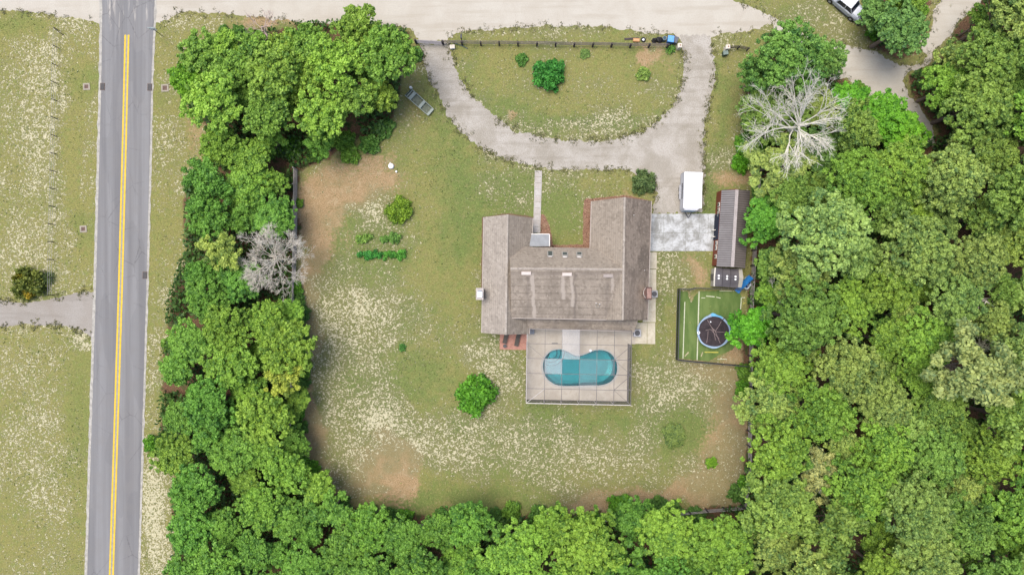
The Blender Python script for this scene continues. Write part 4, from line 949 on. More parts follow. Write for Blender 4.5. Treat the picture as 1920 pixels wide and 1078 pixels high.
for line in cor:
    for a, b in zip(line, line[1:]):
        A, B = P(*a) - o, P(*b) - o; u = Vector((0, 0, 1.35))
        MB().add([A, B, B + u, A + u], [(0, 1, 2, 3)]).build('netting', NETM, pen)
        MB().bar(A + u, B + u, .09, .07).build('top_rail', DARKM, pen); MB().bar(A + Vector((0, 0, .05)), B + Vector((0, 0, .05)), .08, .07).build('bottom_rail', DARKM, pen)
    for a in line[:-1]: MB().tube([P(*a) - o, P(*a) - o + Vector((0, 0, 1.42))], .03, 6).build('post', DARKM, pen)

PADB = simple('pale_blue_vinyl_pad', (0.25, 0.34, 0.45), .5, .2, 1.5, .3)
PADD = simple('sky_blue_vinyl_pad', (0.11, 0.33, 0.52), .5, .15, 1.5, .3)
TMAT = simple('black_trampoline_mat', (0.040, 0.031, 0.035), .8, .5, 1.2, .2)
t = thing('trampoline', 'round black trampoline with a pale blue rim pad on the green turf', 'trampoline', P(1338.0, 621.5, .85) * 1.0); t.location.z = 0
MB().cyl(0, 0, .86, 2.04, .015, 48).build('mat', TMAT, t)
mb = MB(); n = 56
for i in range(n):
    a0, a1 = [2 * math.pi * (i + k_) / n for k_ in (0, 1)]
    def rad(a):
        d_ = (a - R(93) + math.pi) % (2 * math.pi) - math.pi
        return 2.22 + .30 * max(0, 1 - abs(d_) / .28) + .03 * math.sin(a * 7)
    def ri(a): return 2.0 + .04 * math.sin(a * 5 + 1)
    vs = [(r_ * math.cos(a), r_ * math.sin(a), z) for a, in ((a0,), (a1,)) for r_, z in ((ri(a), .88), (ri(a), .93), (rad(a), .93), (rad(a), .86))]
    mb.add(vs, [(1, 2, 6, 5), (2, 3, 7, 6), (0, 1, 5, 4), (3, 0, 4, 7)])
mb.build('rim_pad', PADB, t)
mb = MB()
for i in range(8):
    a0, a1 = R(58) + i * .09, R(58) + (i + 1) * .09
    mb.add([(r_ * math.cos(a), r_ * math.sin(a), .94) for a, r_ in ((a0, 2.01), (a0, rad(a0)), (a1, rad(a1)), (a1, 2.01))], [(0, 1, 2, 3)])
mb.build('rim_pad_patch', PADD, t)
MB().torus(0, 0, .80, 2.14, .04, 48, 6).build('frame', STEEL, t)
for k_ in range(6):
    a = R(20 + 60 * k_); mb = MB(); x, y = 2.1 * math.cos(a), 2.1 * math.sin(a); mb.tube([(x, y, .82), (x, y, .03), (x * .86, y * .86, .03)], .035, 6); mb.build('leg', STEEL, t)
POLE = simple('tan_foam_pole', (0.26, 0.20, 0.19), .6, .3, 5.0)
for pts in ([(-.85, 1.55), (-.35, .65), (.15, .15), (.85, -1.55)], [(.2, .05), (.65, .7), (1.0, 1.35)], [(.2, .0), (.9, -.08), (1.75, -.08)], [(-1.1, .15), (-.6, .28), (-.1, .25)], [(-.75, .1), (-.8, -.7), (-.95, -1.5)], [(-.1, .25), (.15, -.7), (.25, -1.15)], [(-.3, .2), (.3, -.5), (.75, -1.0)], [(-.35, .65), (-.15, .35), (.12, .1)]):
    MB().tube([(x, y, .90 + .03 * (i % 2)) for i, (x, y) in enumerate(pts)], .028, 5).build('net_pole', POLE, t)
MB().bar((1.15, 1.55, .96), (1.5, 1.9, .96), .1, .05).build('clip', DARKM, t)
MB().torus(-2.02, -.15, .97, .16, .05, 16, 6).build('rope_loop', CAPW, t)
tb = thing('play_ball', 'small white ball lying on the trampoline mat', 'ball', (t.location.x - .42, t.location.y + 1.28, .875)); mb = MB()
vs = []; fs = []
for i in range(9):
    for j in range(14):
        ph = math.pi * i / 8; a = 2 * math.pi * j / 14; vs.append((.1 * math.sin(ph) * math.cos(a), .1 * math.sin(ph) * math.sin(a), .1 + .1 * math.cos(ph)))
for i in range(8):
    for j in range(14): fs.append((i * 14 + j, i * 14 + (j + 1) % 14, (i + 1) * 14 + (j + 1) % 14, (i + 1) * 14 + j))
mb.add(vs, fs).build('skin', CAPW, tb, smooth=True)

# ---------------------------------------------------------------- flat-bottomed boat
BO = simple('olive_green_boat_paint', (0.155, 0.185, 0.135), .6, .2, 3.0, .3); BB = simple('grey_green_bench_paint', (0.30, 0.335, 0.29), .6, .15, 3.0); BI = simple('dull_green_boat_floor', (0.17, 0.19, 0.14), .8, .35, 5.0)
p0, p1 = P(766, 174.5), P(809, 213); d_ = (p1 - p0)
bt = thing('jon_boat', 'open flat bottomed green boat with bench seats lying on the grass left of the driveway', 'boat', (p0 + p1) / 2, math.atan2(d_.y, d_.x))
L2, B2_ = d_.length / 2, .62
def hull(x): return B2_ * (1 - .10 * max(0, x / L2) ** 2)
xsn = np.linspace(-L2, L2, 15); mb = MB(); V = []; F = []
for x in xsn:
    b_ = hull(x); zb = .06 + .22 * max(0, (x - L2 * .55) / (L2 * .45)) ** 2
    V += [(x, -b_, .50), (x, -b_ * .82, zb), (x, b_ * .82, zb), (x, b_, .50), (x, b_ - .05, .50), (x, b_ * .78, zb + .04), (x, -b_ * .78, zb + .04), (x, -b_ + .05, .50)]
for i in range(14):
    for j in range(8):
        if j in (4, 5, 6): continue
        F.append((i * 8 + j, i * 8 + (j + 1) % 8, (i + 1) * 8 + (j + 1) % 8, (i + 1) * 8 + j))
mb.add(V, F); mb.add([(-L2, -.62, .5), (-L2, -.51, .06), (-L2, .51, .06), (-L2, .62, .5), (-L2 + .05, -.62, .5), (-L2 + .05, -.51, .06), (-L2 + .05, .51, .06), (-L2 + .05, .62, .5)], [(0, 1, 2, 3), (4, 5, 6, 7), (0, 4, 7, 3)])
mb.build('hull', BO, bt)
mb = MB(); F2 = [(i * 8 + j, i * 8 + j + 1, (i + 1) * 8 + j + 1, (i + 1) * 8 + j) for i in range(14) for j in (4, 5, 6)]; mb.add(V, F2); mb.build('inner_floor', BI, bt)
for (x, w_) in ((-L2 + .75, .42), (.42, .38), (L2 - .15, .32)): MB().box(x, 0, .36, w_, 2 * hull(x) - .10, .12).build('bench', BB, bt, bevel=.01)
MB().box(-L2 + .28, 0, .38, .08, 1.1, .10).build('transom_seat', BB, bt)
for s in (-1, 1): MB().bar((-L2, s * hull(-L2), .515), (L2, s * hull(L2), .515), .07, .04).build('gunwale', BB, bt)
mb = MB()
for i in range(3): mb.bar((L2 - .5 - .9 * i, -.45, .075 + .0), (L2 - .5 - .9 * i, .45, .075), .05, .06)
mb.build('floor_rib', BO, bt)
t = thing('plastic_jug', 'small white plastic jug on the ground at the upper end of the green boat', 'jug', P(770.5, 165.5))
MB().cyl(0, 0, 0, .2, .3, 14, .17).build('body', CAPW, t, bevel=.02); MB().cyl(.05, 0, .3, .05, .07, 10).build('cap', simple('cream_plastic', (.6, .5, .3), .5), t); MB().bar((-.12, 0, .32), (.02, 0, .34), .03).build('handle', CAPW, t)

# ---------------------------------------------------------------- fences
WOODD = simple('dark_weathered_wood', (0.072, 0.060, 0.060), .9, .4, 4.0, .1); WOODG = simple('grey_weathered_wood', (0.34, 0.305, 0.275), .9, .3, 4.0, .1); WOODP = simple('purplish_grey_rail_wood', (0.165, 0.135, 0.135), .9, .3, 4.0, .1)
def rail_fence(name, label, pts, n, hgt, rails, wood, rwood, pw=.13, sag=0.0, seed=1, rw=.13):
    t = thing(name, label, 'fence', P(*pts[len(pts) // 2])); o = t.location; rg = random.Random(seed)
    W_ = [P(*p) - o for p in pts]; tot = [0]
    for a, b in zip(W_, W_[1:]): tot.append(tot[-1] + (b - a).length)
    def at(s):
        for i in range(len(W_) - 1):
            if s <= tot[i + 1] or i == len(W_) - 2: return W_[i] + (W_[i + 1] - W_[i]) * ((s - tot[i]) / (tot[i + 1] - tot[i]))
    Q = [at(tot[-1] * i / n) + Vector((rg.uniform(-.03, .03), rg.uniform(-.03, .03), 0)) for i in range(n + 1)]
    for q in Q: MB().box(q.x, q.y, -.1, pw, pw, hgt + .16, rg.uniform(-.1, .1)).build('post', wood, t)
    hs = [[z + rg.uniform(-.03, .03) * (1 + sag) for z in rails] for _ in Q]
    for k_ in range(len(rails)):
        mb = MB()
        for i in range(n):
            d = (Q[i + 1] - Q[i]).normalized(); nn = Vector((-d.y, d.x, 0)) * (pw / 2 + .02)
            e = rg.uniform(-.02, .02)
            mb.bar(Q[i] + nn + d * .01 + Vector((0, 0, hs[i][k_])), Q[i + 1] + nn - d * .01 + Vector((0, 0, hs[i + 1][k_] + e)), .05, rw)
        mb.build('rail', rwood, t)
    return t
rail_fence('rail_fence', 'dark three rail wooden fence along the sandy street at the front lawn', [(832, 84.5), (1000, 86.5), (1120, 88.5), (1250, 90)], 12, 1.3, (.35, .78, 1.2), WOODD, WOODP, .2, .5, 3, .12)
rail_fence('board_fence', 'long grey board fence behind the tree belt on the left of the yard', [(557, 318), (556, 420), (553, 600), (550, 760), (549, 862)], 18, 1.75, (.25, .6, .95, 1.3, 1.65), WOODG, WOODG, .14, 0, 4, .2)
rail_fence('board_fence', 'grey board fence running up the right side of the yard behind the barn', [(1417, 330), (1410, 440), (1404, 560), (1402, 680), (1400.5, 800), (1400, 880), (1390, 945)], 22, 1.7, (.4, .8, 1.2, 1.6), WOODD, WOODG, .14, 0, 5, .13)
rail_fence('board_fence', 'grey board fence at the bottom of the yard in front of the trees', [(1388, 947), (1300, 955), (1200, 965), (1098, 972), (900, 984), (720, 978), (630, 950), (560, 890)], 26, 1.4, (.4, .85, 1.3), WOODD, WOODG, .14, 0, 6, .13)
rail_fence('rail_fence', 'short dark rail fence piece right of the gravel drive entrance by the green bin', [(1364, 93), (1382, 93), (1400, 96)], 2, 1.1, (.3, .65, 1.0), WOODD, WOODD, .12, .5, 9, .12)
# gate
gt = thing('farm_gate', 'closed grey bar gate between the tree clump and the dark rail fence', 'gate', P(806, 82)); o = gt.location
A, B = P(783, 82) - o, P(829, 84.5) - o
mb = MB()
for z in (.2, .42, .64, .86, 1.08, 1.28): mb.bar(A + Vector((0, 0, z)), B + Vector((0, 0, z)), .06, .045)
mb.build('bar', simple('galvanised_grey', (.27, .245, .25), .5, .2, 3.0, .4), gt)
MB().bar(A + Vector((0, 0, .2)), A + Vector((0, 0, 1.3)), .06).bar(B + Vector((0, 0, .2)), B + Vector((0, 0, 1.3)), .06).build('end_frame', STEEL, gt)
for q in (A + Vector((-.15, 0, 0)), B + Vector((.17, .03, 0))): MB().box(q.x, q.y, 0, .22, .22, 1.45).build('gate_post', WOODD, gt)
# thin wire fence on the left field
wf = thing('wire_fence', 'thin wire fence with small dark posts in the field left of the paved road', 'fence', P(107, 250)); o = wf.location; rg = random.Random(2)
yw = list(range(58, 560, 33)); Qs = [P(110 - (y - 58) * .022 + rg.uniform(-1, 1), y) - o for y in yw]
for q in Qs: MB().tube([q, q + Vector((rg.uniform(-.05, .05), 0, 1.2))], .055, 6).build('post', WOODD, wf)
for z in (.4, .8, 1.15):
    mb = MB()
    for a, b in zip(Qs, Qs[1:]): mb.bar(a + Vector((0, 0, z)), b + Vector((0, 0, z)), .018)
    mb.build('wire', STEEL, wf)
a, b = P(120, 67) - o, P(112, 60) - o + Vector((0, 0, 1.1)); MB().bar(a, b, .08).build('brace', WOODD, wf)

# ---------------------------------------------------------------- stone caps, bin, junk along the fence
PIL = simple('cream_stucco', (0.55, 0.50, 0.42), .8, .12, 3.0)
for (x, y, lab) in ((1271, 91.5, 'cream gate pillar between the blue bin and the gravel drive'), (1360, 94, 'cream gate pillar just above the green bin')):
    t = thing('gate_pillar', lab, 'pillar', P(x, y), R(2), 'gate pillars either side of the drive entrance')
    MB().box(0, 0, 0, .48, .48, 1.15).build('column', PIL, t); MB().box(0, 0, 1.15, .60, .60, .12, 0, .8, .8).build('cap', simple('cream_cap', (.62, .56, .48), .7) if 'cream_cap' not in bpy.data.materials else bpy.data.materials['cream_cap'], t)
    MB().cyl(0, 0, 1.27, .09, .12, 10).build('finial', simple('rusty_finial', (.3, .17, .12), .7) if 'rusty_finial' not in bpy.data.materials else bpy.data.materials['rusty_finial'], t)
GRN = simple('dark_green_plastic', (0.025, 0.055, 0.045), .5, .3, 3.0, .4)
t = thing('green_bin', 'dark green box shaped bin with a grey green lid below the right gate pillar', 'bin', P(1357.5, 103), R(8))
MB().box(0, 0, 0, .62, .52, .75, 0, 1.08, 1.08).build('body', GRN, t, bevel=.03); MB().box(0, .02, .75, .66, .56, .09).build('lid', simple('grey_green_plastic', (.16, .21, .18), .5), t, bevel=.03)
SKY_ = simple('bright_blue_lid', (0.10, 0.30, 0.66), .4, .25, 3.0, .4)
t = thing('wheeled_bin', 'bright blue lidded wheeled bin at the right end of the rail fence', 'bin', P(1254.5, 79), R(-8))
MB().box(0, 0, .08, .72, .70, 1.0, 0, 1.12, 1.12).build('body', simple('mid_blue_plastic', (.04, .13, .32), .5), t, bevel=.05); MB().box(0, 0, 1.08, .84, .86, .09).build('lid', SKY_, t, bevel=.04)
for s in (-1, 1):
    o_ = MB().cyl(0, 0, -.04, .13, .08, 12).build('wheel', DARKM, t); o_.location = (s * .3, .38, .13); o_.rotation_euler = (0, R(90), 0)
t = thing('wheeled_bin', 'dark grey wheeled bin tucked behind the bright blue bin', 'bin', P(1263, 79), R(-20))
MB().box(0, 0, .08, .66, .75, .8, 0, 1.1, 1.1).build('body', simple('slate_plastic', (.07, .075, .095), .6, .3), t, bevel=.05); MB().box(0, 0, .88, .75, .85, .07).build('lid', simple('dark_slate_plastic', (.10, .105, .13), .6, .3), t, bevel=.03)
for s in (-1, 1):
    o_ = MB().cyl(0, 0, -.04, .12, .08, 12).build('wheel', DARKM, t); o_.location = (s * .28, .42, .12); o_.rotation_euler = (0, R(90), 0)
t = thing('oil_drum', 'small dark teal drum just left of the bright blue bin', 'drum', P(1244, 76))
MB().cyl(0, 0, 0, .27, .8, 18).build('body', simple('dark_teal_paint', (.03, .07, .09), .5), t); MB().torus(0, 0, .8, .26, .02, 18, 6).build('rim', STEEL, t)
t = thing('cardboard_box', 'orange brown cardboard box lying behind the rail fence', 'box', P(1192.5, 77), R(-3))
MB().box(0, 0, 0, .85, .42, .35).build('carton', simple('orange_cardboard', (.46, .245, .11), .8, .15), t); MB().box(0, .0, .35, .82, .06, .01).build('tape', simple('pale_tape', (.5, .38, .22), .5), t)
t = thing('plank', 'long dark board lying flat left of the orange cardboard box', 'plank', P(1184, 73.5), R(3))
MB().box(0, 0, 0, 1.9, .25, .10).build('board', WOODD, t); MB().box(.3, 0, .10, .08, .25, .06).build('cleat', WOODD, t)
t = thing('old_wheel', 'old black tyre with a pale hub beside the orange cardboard box', 'wheel', P(1206, 75.5))
MB().torus(0, 0, .11, .24, .1, 24, 8).build('tyre', TARPB, t, smooth=True); MB().cyl(0, 0, .04, .14, .1, 16).build('hub', CAPW, t)
for i, (x, y, s, lab) in enumerate(((1227, 77, .42, 'smaller black rubbish bag, the left of two between the tyre and the blue bin'), (1236, 76, .52, 'larger black rubbish bag next to the dark teal drum'))):
    t = thing('rubbish_bag', lab, 'rubbish bag', P(x, y), 0, 'black rubbish bags behind the rail fence'); lump(MB(), 0, 0, 0, s, s * .8, .5, i * 3).build('bag', TARPB, t); MB().torus(0, 0, .5, .06, .03, 10, 5).build('knot', TARPB, t)
t = thing('mailbox', 'dark mailbox on a post beside the sandy street near the gate', 'mailbox', P(866, 78))
MB().box(0, 0, 0, .1, .1, 1.1).build('post', WOODD, t); mb = MB(); mb.prism([(-.12, 1.1), (.12, 1.1), (.12, 1.25), (.08, 1.33), (-.08, 1.33), (-.12, 1.25)], -.1, .45)
o_ = mb.build('box', DARKM, t); o_.rotation_euler = (R(90), 0, 0); o_.location = (0, .42, 0)
t = thing('utility_box', 'small white utility box on the lawn just inside the rail fence', 'utility box', P(848.5, 90), R(5))
MB().box(0, 0, 0, .62, .48, .42, 0, .92, .92).build('housing', CAPW, t, bevel=.03); MB().box(0, 0, .42, .66, .52, .05).build('lid', PIL, t, bevel=.02)
t = thing('mailbox_shadow_line', 'dark bluish line for the mailbox shadow on the grass by the utility box', 'pipe', P(863, 85)); MB().tube([(-.9, .25, .06), (.1, -.05, .06), (.9, -.45, .06)], .055, 8).build('tube', simple('mailbox_shadow_teal', (.05, .09, .09), .5), t); MB().torus(.92, -.46, .06, .08, .03, 12, 6).build('shadow_end', DARKM, t)  # raised dark line shaped and coloured as the mailbox's shadow
t = thing('septic_lid', 'round white tank lid in the lawn above the round citrus bush', 'tank lid', P(733.5, 312))
MB().cyl(0, 0, 0, .40, .35, 24, .36).build('drum', CAPW, t, bevel=.02); MB().torus(0, 0, .34, .33, .03, 24, 6).build('rim', SKW, t); MB().box(-.1, .42, 0, .18, .16, .25).build('valve', PIL, t)
t = thing('marker_cap', 'tiny white pipe cap in the grass beside the round white tank lid', 'pipe cap', P(743.5, 322.5)); MB().cyl(0, 0, 0, .10, .2, 12).build('pipe', CAPW, t); MB().cyl(0, 0, .2, .12, .04, 12).build('cap', CAPW, t)

# ---------------------------------------------------------------- road drains, manholes, sign
RUST = simple('rusty_cast_iron', (0.13, 0.085, 0.065), .8, .4, 6.0, .2); CONC = simple('pale_drain_concrete', (0.29, 0.255, 0.20), .85, .15, 3.0)
def grate(x, y, lab):
    t = thing('storm_drain', lab, 'storm drain', P(x, y) + Vector((0, 0, .03)), R(-1), 'storm drain grates on the road edges')
    MB().box(0, 0, 0, .62, .95, .02).build('frame', RUST, t)
    mb = MB(); [mb.box(0, -.38 + .125 * i, .02, .5, .05, .02) for i in range(7)]; mb.build('bars', DARKM, t)
    MB().box(0, 0, .02, .52, .85, .006).build('pit_shade', TARPB, t)  # thin black sheet painted in for the shade below the bars
grate(192.5, 163, 'dark drain grate on the left edge of the paved road near the top'); grate(281, 164, 'dark drain grate on the right edge of the paved road near the top')
grate(272, 516, 'dark drain grate on the right road edge level with the grey bare tree')
def inlet(x, y, lab, s=.72):
    t = thing('manhole', lab, 'manhole cover', P(x, y), R(3), 'square manholes in the grass verges')
    mb = MB()
    for (cx, cy, sx, sy) in ((0, s / 2, s + .2, .2), (0, -s / 2, s + .2, .2), (s / 2, 0, .2, s - .2), (-s / 2, 0, .2, s - .2)): mb.box(cx, cy, 0, sx, sy, .07)
    mb.build('surround', CONC, t); MB().box(0, 0, 0, s - .2, s - .2, .05).build('cover', RUST, t)
inlet(162.5, 163, 'square rusty manhole in the green patch left of the road, upper one'); inlet(156.5, 429.5, 'square rusty manhole in the left verge, lower one, near the mid field'); inlet(309.5, 165.5, 'square manhole with a pale surround right of the paved road', .8)
sg = thing('street_sign', 'edge-on street sign on a leaning dark post at the top of the paved road', 'street sign', P(305, 68))
MB().tube([(0, 0, 0), (0, 0, 2.45)], .045, 8).build('post', DARKM, sg); MB().box(-.02, .0, 2.0, .75, .04, .75).build('plate', simple('pale_sign_plate', (.62, .64, .66), .4), sg); MB().box(-.02, 0, 2.8, .85, .03, .18).build('name_plate', simple('green_sign_plate', (.5, .58, .56), .4), sg)

# ---------------------------------------------------------------- silver pickup truck
SIL = simple('silver_grey_paint', (0.36, 0.38, 0.41), .3, .08, 1.0, .6); CABREFL = simple('white_cab_reflection', (0.70, 0.71, 0.74), .3, .03, 1.0, .6); GL2 = simple('dark_car_glass', (0.012, 0.016, 0.035), .05, .1, 1.0, .7); BEDM = simple('grey_green_bed_cover', (0.20, 0.23, 0.235), .6, .2, 2.0)  # white cab and hood tone: bright reflection painted over silver bodywork
c0 = P(1581, 11); fx_, fy_ = .76, -.65
tk = thing('pickup_truck', 'silver pickup truck with a white-reflecting cab roof parked under the trees at the top', 'pickup truck', (c0.x, c0.y, 0), math.atan2(fy_, fx_))
def loft(secs, name, m, parent, smooth=False, bevel=0):
    n = len(secs[0]); mb = MB(); V = [v for s in secs for v in s]
    F = [(i * n + j, i * n + (j + 1) % n, (i + 1) * n + (j + 1) % n, (i + 1) * n + j) for i in range(len(secs) - 1) for j in range(n)] + [tuple(range(n))[::-1], tuple(range((len(secs) - 1) * n, len(secs) * n))]
    mb.add(V, F); return mb.build(name, m, parent, smooth=smooth, bevel=bevel)
def sec(x, w_, z0, z1, r_=.1): return [(x, -w_, z0), (x, w_, z0), (x, w_ * 1.0, z1 - r_), (x, w_ - r_, z1), (x, -w_ + r_, z1), (x, -w_, z1 - r_)]
loft([sec(-2.8, .90, .5, 1.0), sec(-2.7, .97, .42, 1.08), sec(-.4, .99, .38, 1.1), sec(.9, .99, .38, 1.12), sec(1.2, .98, .38, 1.10), sec(2.2, .95, .40, 1.02, .14), sec(2.6, .88, .44, .94, .16), sec(2.8, .72, .5, .8, .12)], 'body', SIL, tk)
def cab(z, k, x0, x1, y): return [(x0, -y, z), (x1, -y * .93, z), (x1, y * .93, z), (x0, y, z)]
V = cab(1.1, 0, -1.15, 1.45, .92) + cab(1.78, 0, -.95, .82, .78); MB().add(V, [(3, 2, 1, 0), (0, 1, 5, 4), (1, 2, 6, 5), (2, 3, 7, 6), (3, 0, 4, 7), (4, 5, 6, 7)]).build('window_glass', GL2, tk)
V = cab(1.785, 0, -1.02, .92, .84) + cab(1.84, 0, -.92, .80, .78); MB().add(V, [(3, 2, 1, 0), (0, 1, 5, 4), (1, 2, 6, 5), (2, 3, 7, 6), (3, 0, 4, 7), (4, 5, 6, 7)]).build('cab_roof', CABREFL, tk, bevel=.02)
mb = MB()
for s in (-1, 1):
    mb.bar((-1.15, s * .93, 1.1), (-.98, s * .80, 1.8), .10, .10).bar((.25, s * .935, 1.1), (.15, s * .78, 1.8), .08, .08).bar((1.45, s * .87, 1.1), (.85, s * .74, 1.8), .07, .07)
mb.build('pillar', SIL, tk)
MB().box(-1.98, 0, 1.085, 1.45, 1.62, .05).build('bed_cover', BEDM, tk, bevel=.02)
MB().box(1.95, 0, 1.0, 1.0, 1.35, .09, 0, .9, .85).build('hood', CABREFL, tk, bevel=.03)
for s in (-1, 1):
    for x in (-1.75, 1.85):
        o_ = MB().cyl(0, 0, -.13, .40, .26, 24).build('wheel', TARPB, tk); o_.location = (x, s * .92, .40); o_.rotation_euler = (R(90), 0, 0)
        MB().cyl(0, 0, -.14, .2, .28, 12).build('rim', STEEL, o_)
    MB().box(2.55, s * .66, .78, .3, .3, .18).build('headlight', simple('lamp_glass', (.5, .52, .55), .15) if 'lamp_glass' not in bpy.data.materials else bpy.data.materials['lamp_glass'], tk)
    MB().box(1.05, s * 1.08, 1.1, .14, .2, .16).build('mirror', SIL, tk, bevel=.03)
    MB().box(.2, s * 1.0, .38, 2.0, .12, .06).build('side_step', DARKM, tk)
MB().box(2.82, 0, .42, .16, 1.6, .22).build('bumper', DARKM, tk, bevel=.04); MB().box(-2.88, 0, .45, .14, 1.7, .2).build('bumper', STEEL, tk, bevel=.03)
# ---------------------------------------------------------------- foliage
def leaf_mat(name, young, old, objcol=True, transl=.26):  # young, old: light and dark leaf tones that also carry painted crown shading
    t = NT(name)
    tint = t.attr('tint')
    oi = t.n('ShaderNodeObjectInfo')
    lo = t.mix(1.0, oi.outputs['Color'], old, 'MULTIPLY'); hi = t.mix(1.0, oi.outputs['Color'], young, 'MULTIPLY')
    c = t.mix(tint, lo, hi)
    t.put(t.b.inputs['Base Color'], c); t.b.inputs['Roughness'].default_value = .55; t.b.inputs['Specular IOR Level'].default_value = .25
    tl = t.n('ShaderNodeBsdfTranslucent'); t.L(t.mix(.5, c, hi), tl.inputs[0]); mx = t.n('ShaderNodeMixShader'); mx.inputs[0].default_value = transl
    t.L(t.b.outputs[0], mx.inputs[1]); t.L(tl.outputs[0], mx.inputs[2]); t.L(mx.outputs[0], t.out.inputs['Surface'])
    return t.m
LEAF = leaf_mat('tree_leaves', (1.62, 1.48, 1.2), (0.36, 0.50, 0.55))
BARK = simple('grey_brown_bark', (0.16, 0.125, 0.10), .95, .35, 5.0, .1, bump=.5)
PALEB = simple('bleached_dead_bark', (0.60, 0.57, 0.49), .9, .2, 6.0, .1)
GREYB = simple('lichen_grey_bark', (0.58, 0.53, 0.45), .9, .25, 6.0, .1)
PINKB = simple('pinkish_dead_bark', (0.50, 0.39, 0.34), .9, .25, 6.0, .1)

def unit(v): return v / np.maximum(np.linalg.norm(v, axis=-1, keepdims=True), 1e-9)
def leaves(centers, radii, per, size, rg, tints, flat=.6, long=1.6, inner=.6, upb=.25):
    """diamond leaves scattered on the upper shells of puffs; returns verts, faces, tint"""
    n = len(centers); idx = np.repeat(np.arange(n), per)
    d = unit(rg.normal(size=(len(idx), 3))); d[:, 2] = np.where(rg.random(len(idx)) < .8, np.abs(d[:, 2]), d[:, 2])
    rr = radii[idx] * (1 - inner * rg.random(len(idx)) ** 1.5) * (1 + .22 * rg.normal(size=len(idx)))
    p = centers[idx] + d * rr[:, None] * np.array([1, 1, .85])
    nrm = unit(d * .7 + rg.normal(size=d.shape) * .62 + np.array([0, 0, upb]))
    t1 = unit(np.cross(nrm, rg.normal(size=d.shape))); t2 = np.cross(nrm, t1)
    s = size * (.65 + .7 * rg.random(len(idx)))
    a, b = t1 * (s * .5 * long)[:, None], t2 * (s * .5)[:, None]
    dr = nrm * (s * .12)[:, None]
    V = np.stack([p - a, p - b + dr, p + a, p + b + dr], 1).reshape(-1, 3)
    F = np.arange(len(V)).reshape(-1, 4)
    tt = np.clip(tints[idx] + rg.normal(size=len(idx)) * .27 + .20 * d[:, 2], 0, 1)  # random tone, with lighter tops and darker lower leaves as painted shading
    return V, F, tt

def crown_mesh(Rr, seed, style='oak'):
    rg = np.random.default_rng(seed); C = []; Q = []; T = []
    if style == 'oak':
        nl = int(6 + Rr * 3.0); hgt = Rr * .75
        ang = rg.random() * 6.28
        for i in range(nl):
            a = ang + i * 2.39996; q = Rr * (.72 * math.sqrt((i + .25) / nl)) * (1 + .12 * rg.normal())
            lr = (.36 * Rr + .25) * (.75 + .45 * rg.random()); z = hgt * (1 - (q / Rr) ** 2) * .8 + rg.normal() * .38
            lt = .5 + .16 * rg.normal(); c0 = np.array([q * math.cos(a), q * math.sin(a), z])
            m = int(12 + lr * 13)
            for j in range(m):
                d = unit(rg.normal(size=3)); d[2] = abs(d[2]) * .9 + .05 if rg.random() < .85 else -abs(d[2]) * .5; d = unit(d)
                C.append(c0 + d * lr * (.80 + .14 * rg.normal()) * np.array([1, 1, .74])); Q.append(.15 + .20 * rg.random()); T.append(lt + .17 * rg.normal() + .12 * d[2])  # tint also rises towards each lobe's top as painted light
        size, per = .175, 50
    elif style == 'wispy':
        nl = int(8 + Rr * 2.2)
        for i in range(nl):
            a = i * 2.39996 + rg.random(); q = Rr * .8 * math.sqrt((i + .3) / nl); z = Rr * .6 * (1 - (q / Rr) ** 2) + rg.normal() * .4
            lt = .5 + .15 * rg.normal(); c0 = np.array([q * math.cos(a), q * math.sin(a), z])
            for j in range(7):
                C.append(c0 + rg.normal(size=3) * np.array([.5, .5, .3])); Q.append(.28 + .3 * rg.random()); T.append(lt + .14 * rg.normal())
        size, per = .19, 125
    elif style == 'bush':
        nl = int(44 * Rr ** 1.3) + 10
        for i in range(nl):
            d = unit(rg.normal(size=3)); d[2] = abs(d[2]); q = Rr * .72 * (.72 + .28 * rg.random()) * (1 + .12 * math.sin(3 * math.atan2(d[1], d[0]) + seed)) * (1 + (.16 * rg.normal()))
            C.append(d * q * np.array([1, 1, .8])); Q.append(Rr * (.11 + .13 * rg.random())); T.append(.5 + .16 * rg.normal())
        size, per = .16, 62
    V, F, t_ = leaves(np.array(C), np.array(Q), per, size, rg, np.array(T))
    me = np_mesh('crown', V, F, {'tint': ('FACE', t_)}); me.materials.append(LEAF)
    return me

def trunk_mesh(h, Rr, seed):
    rg = random.Random(seed); mb = MB()
    bend = rg.uniform(-.25, .25)
    mb.tube([(0, 0, -.2), (bend * .3, 0, h * .35), (bend, bend * .5, h * .75), (bend, bend, h)], [.26, .2, .15, .08], 8)
    for i in range(7):
        a = i * 2.4 + rg.random(); z0 = h * rg.uniform(.45, .8); q = Rr * rg.uniform(.5, .75)
        mb.tube([(bend * .8, bend * .4, z0), (q * .45 * math.cos(a), q * .45 * math.sin(a), z0 + h * .18), (q * math.cos(a), q * math.sin(a), h * .95 + rg.uniform(-.2, .5))], [.10, .07, .03], 5)
        for k in (-1, 1):
            a2 = a + k * .5; mb.tube([(q * .5 * math.cos(a), q * .5 * math.sin(a), z0 + h * .2), (q * .85 * math.cos(a2), q * .85 * math.sin(a2), h * .97)], [.05, .02], 4)
    me = bpy.data.meshes.new('trunk'); me.from_pydata(mb.v, [], mb.f); me.validate(); me.materials.append(BARK); return me

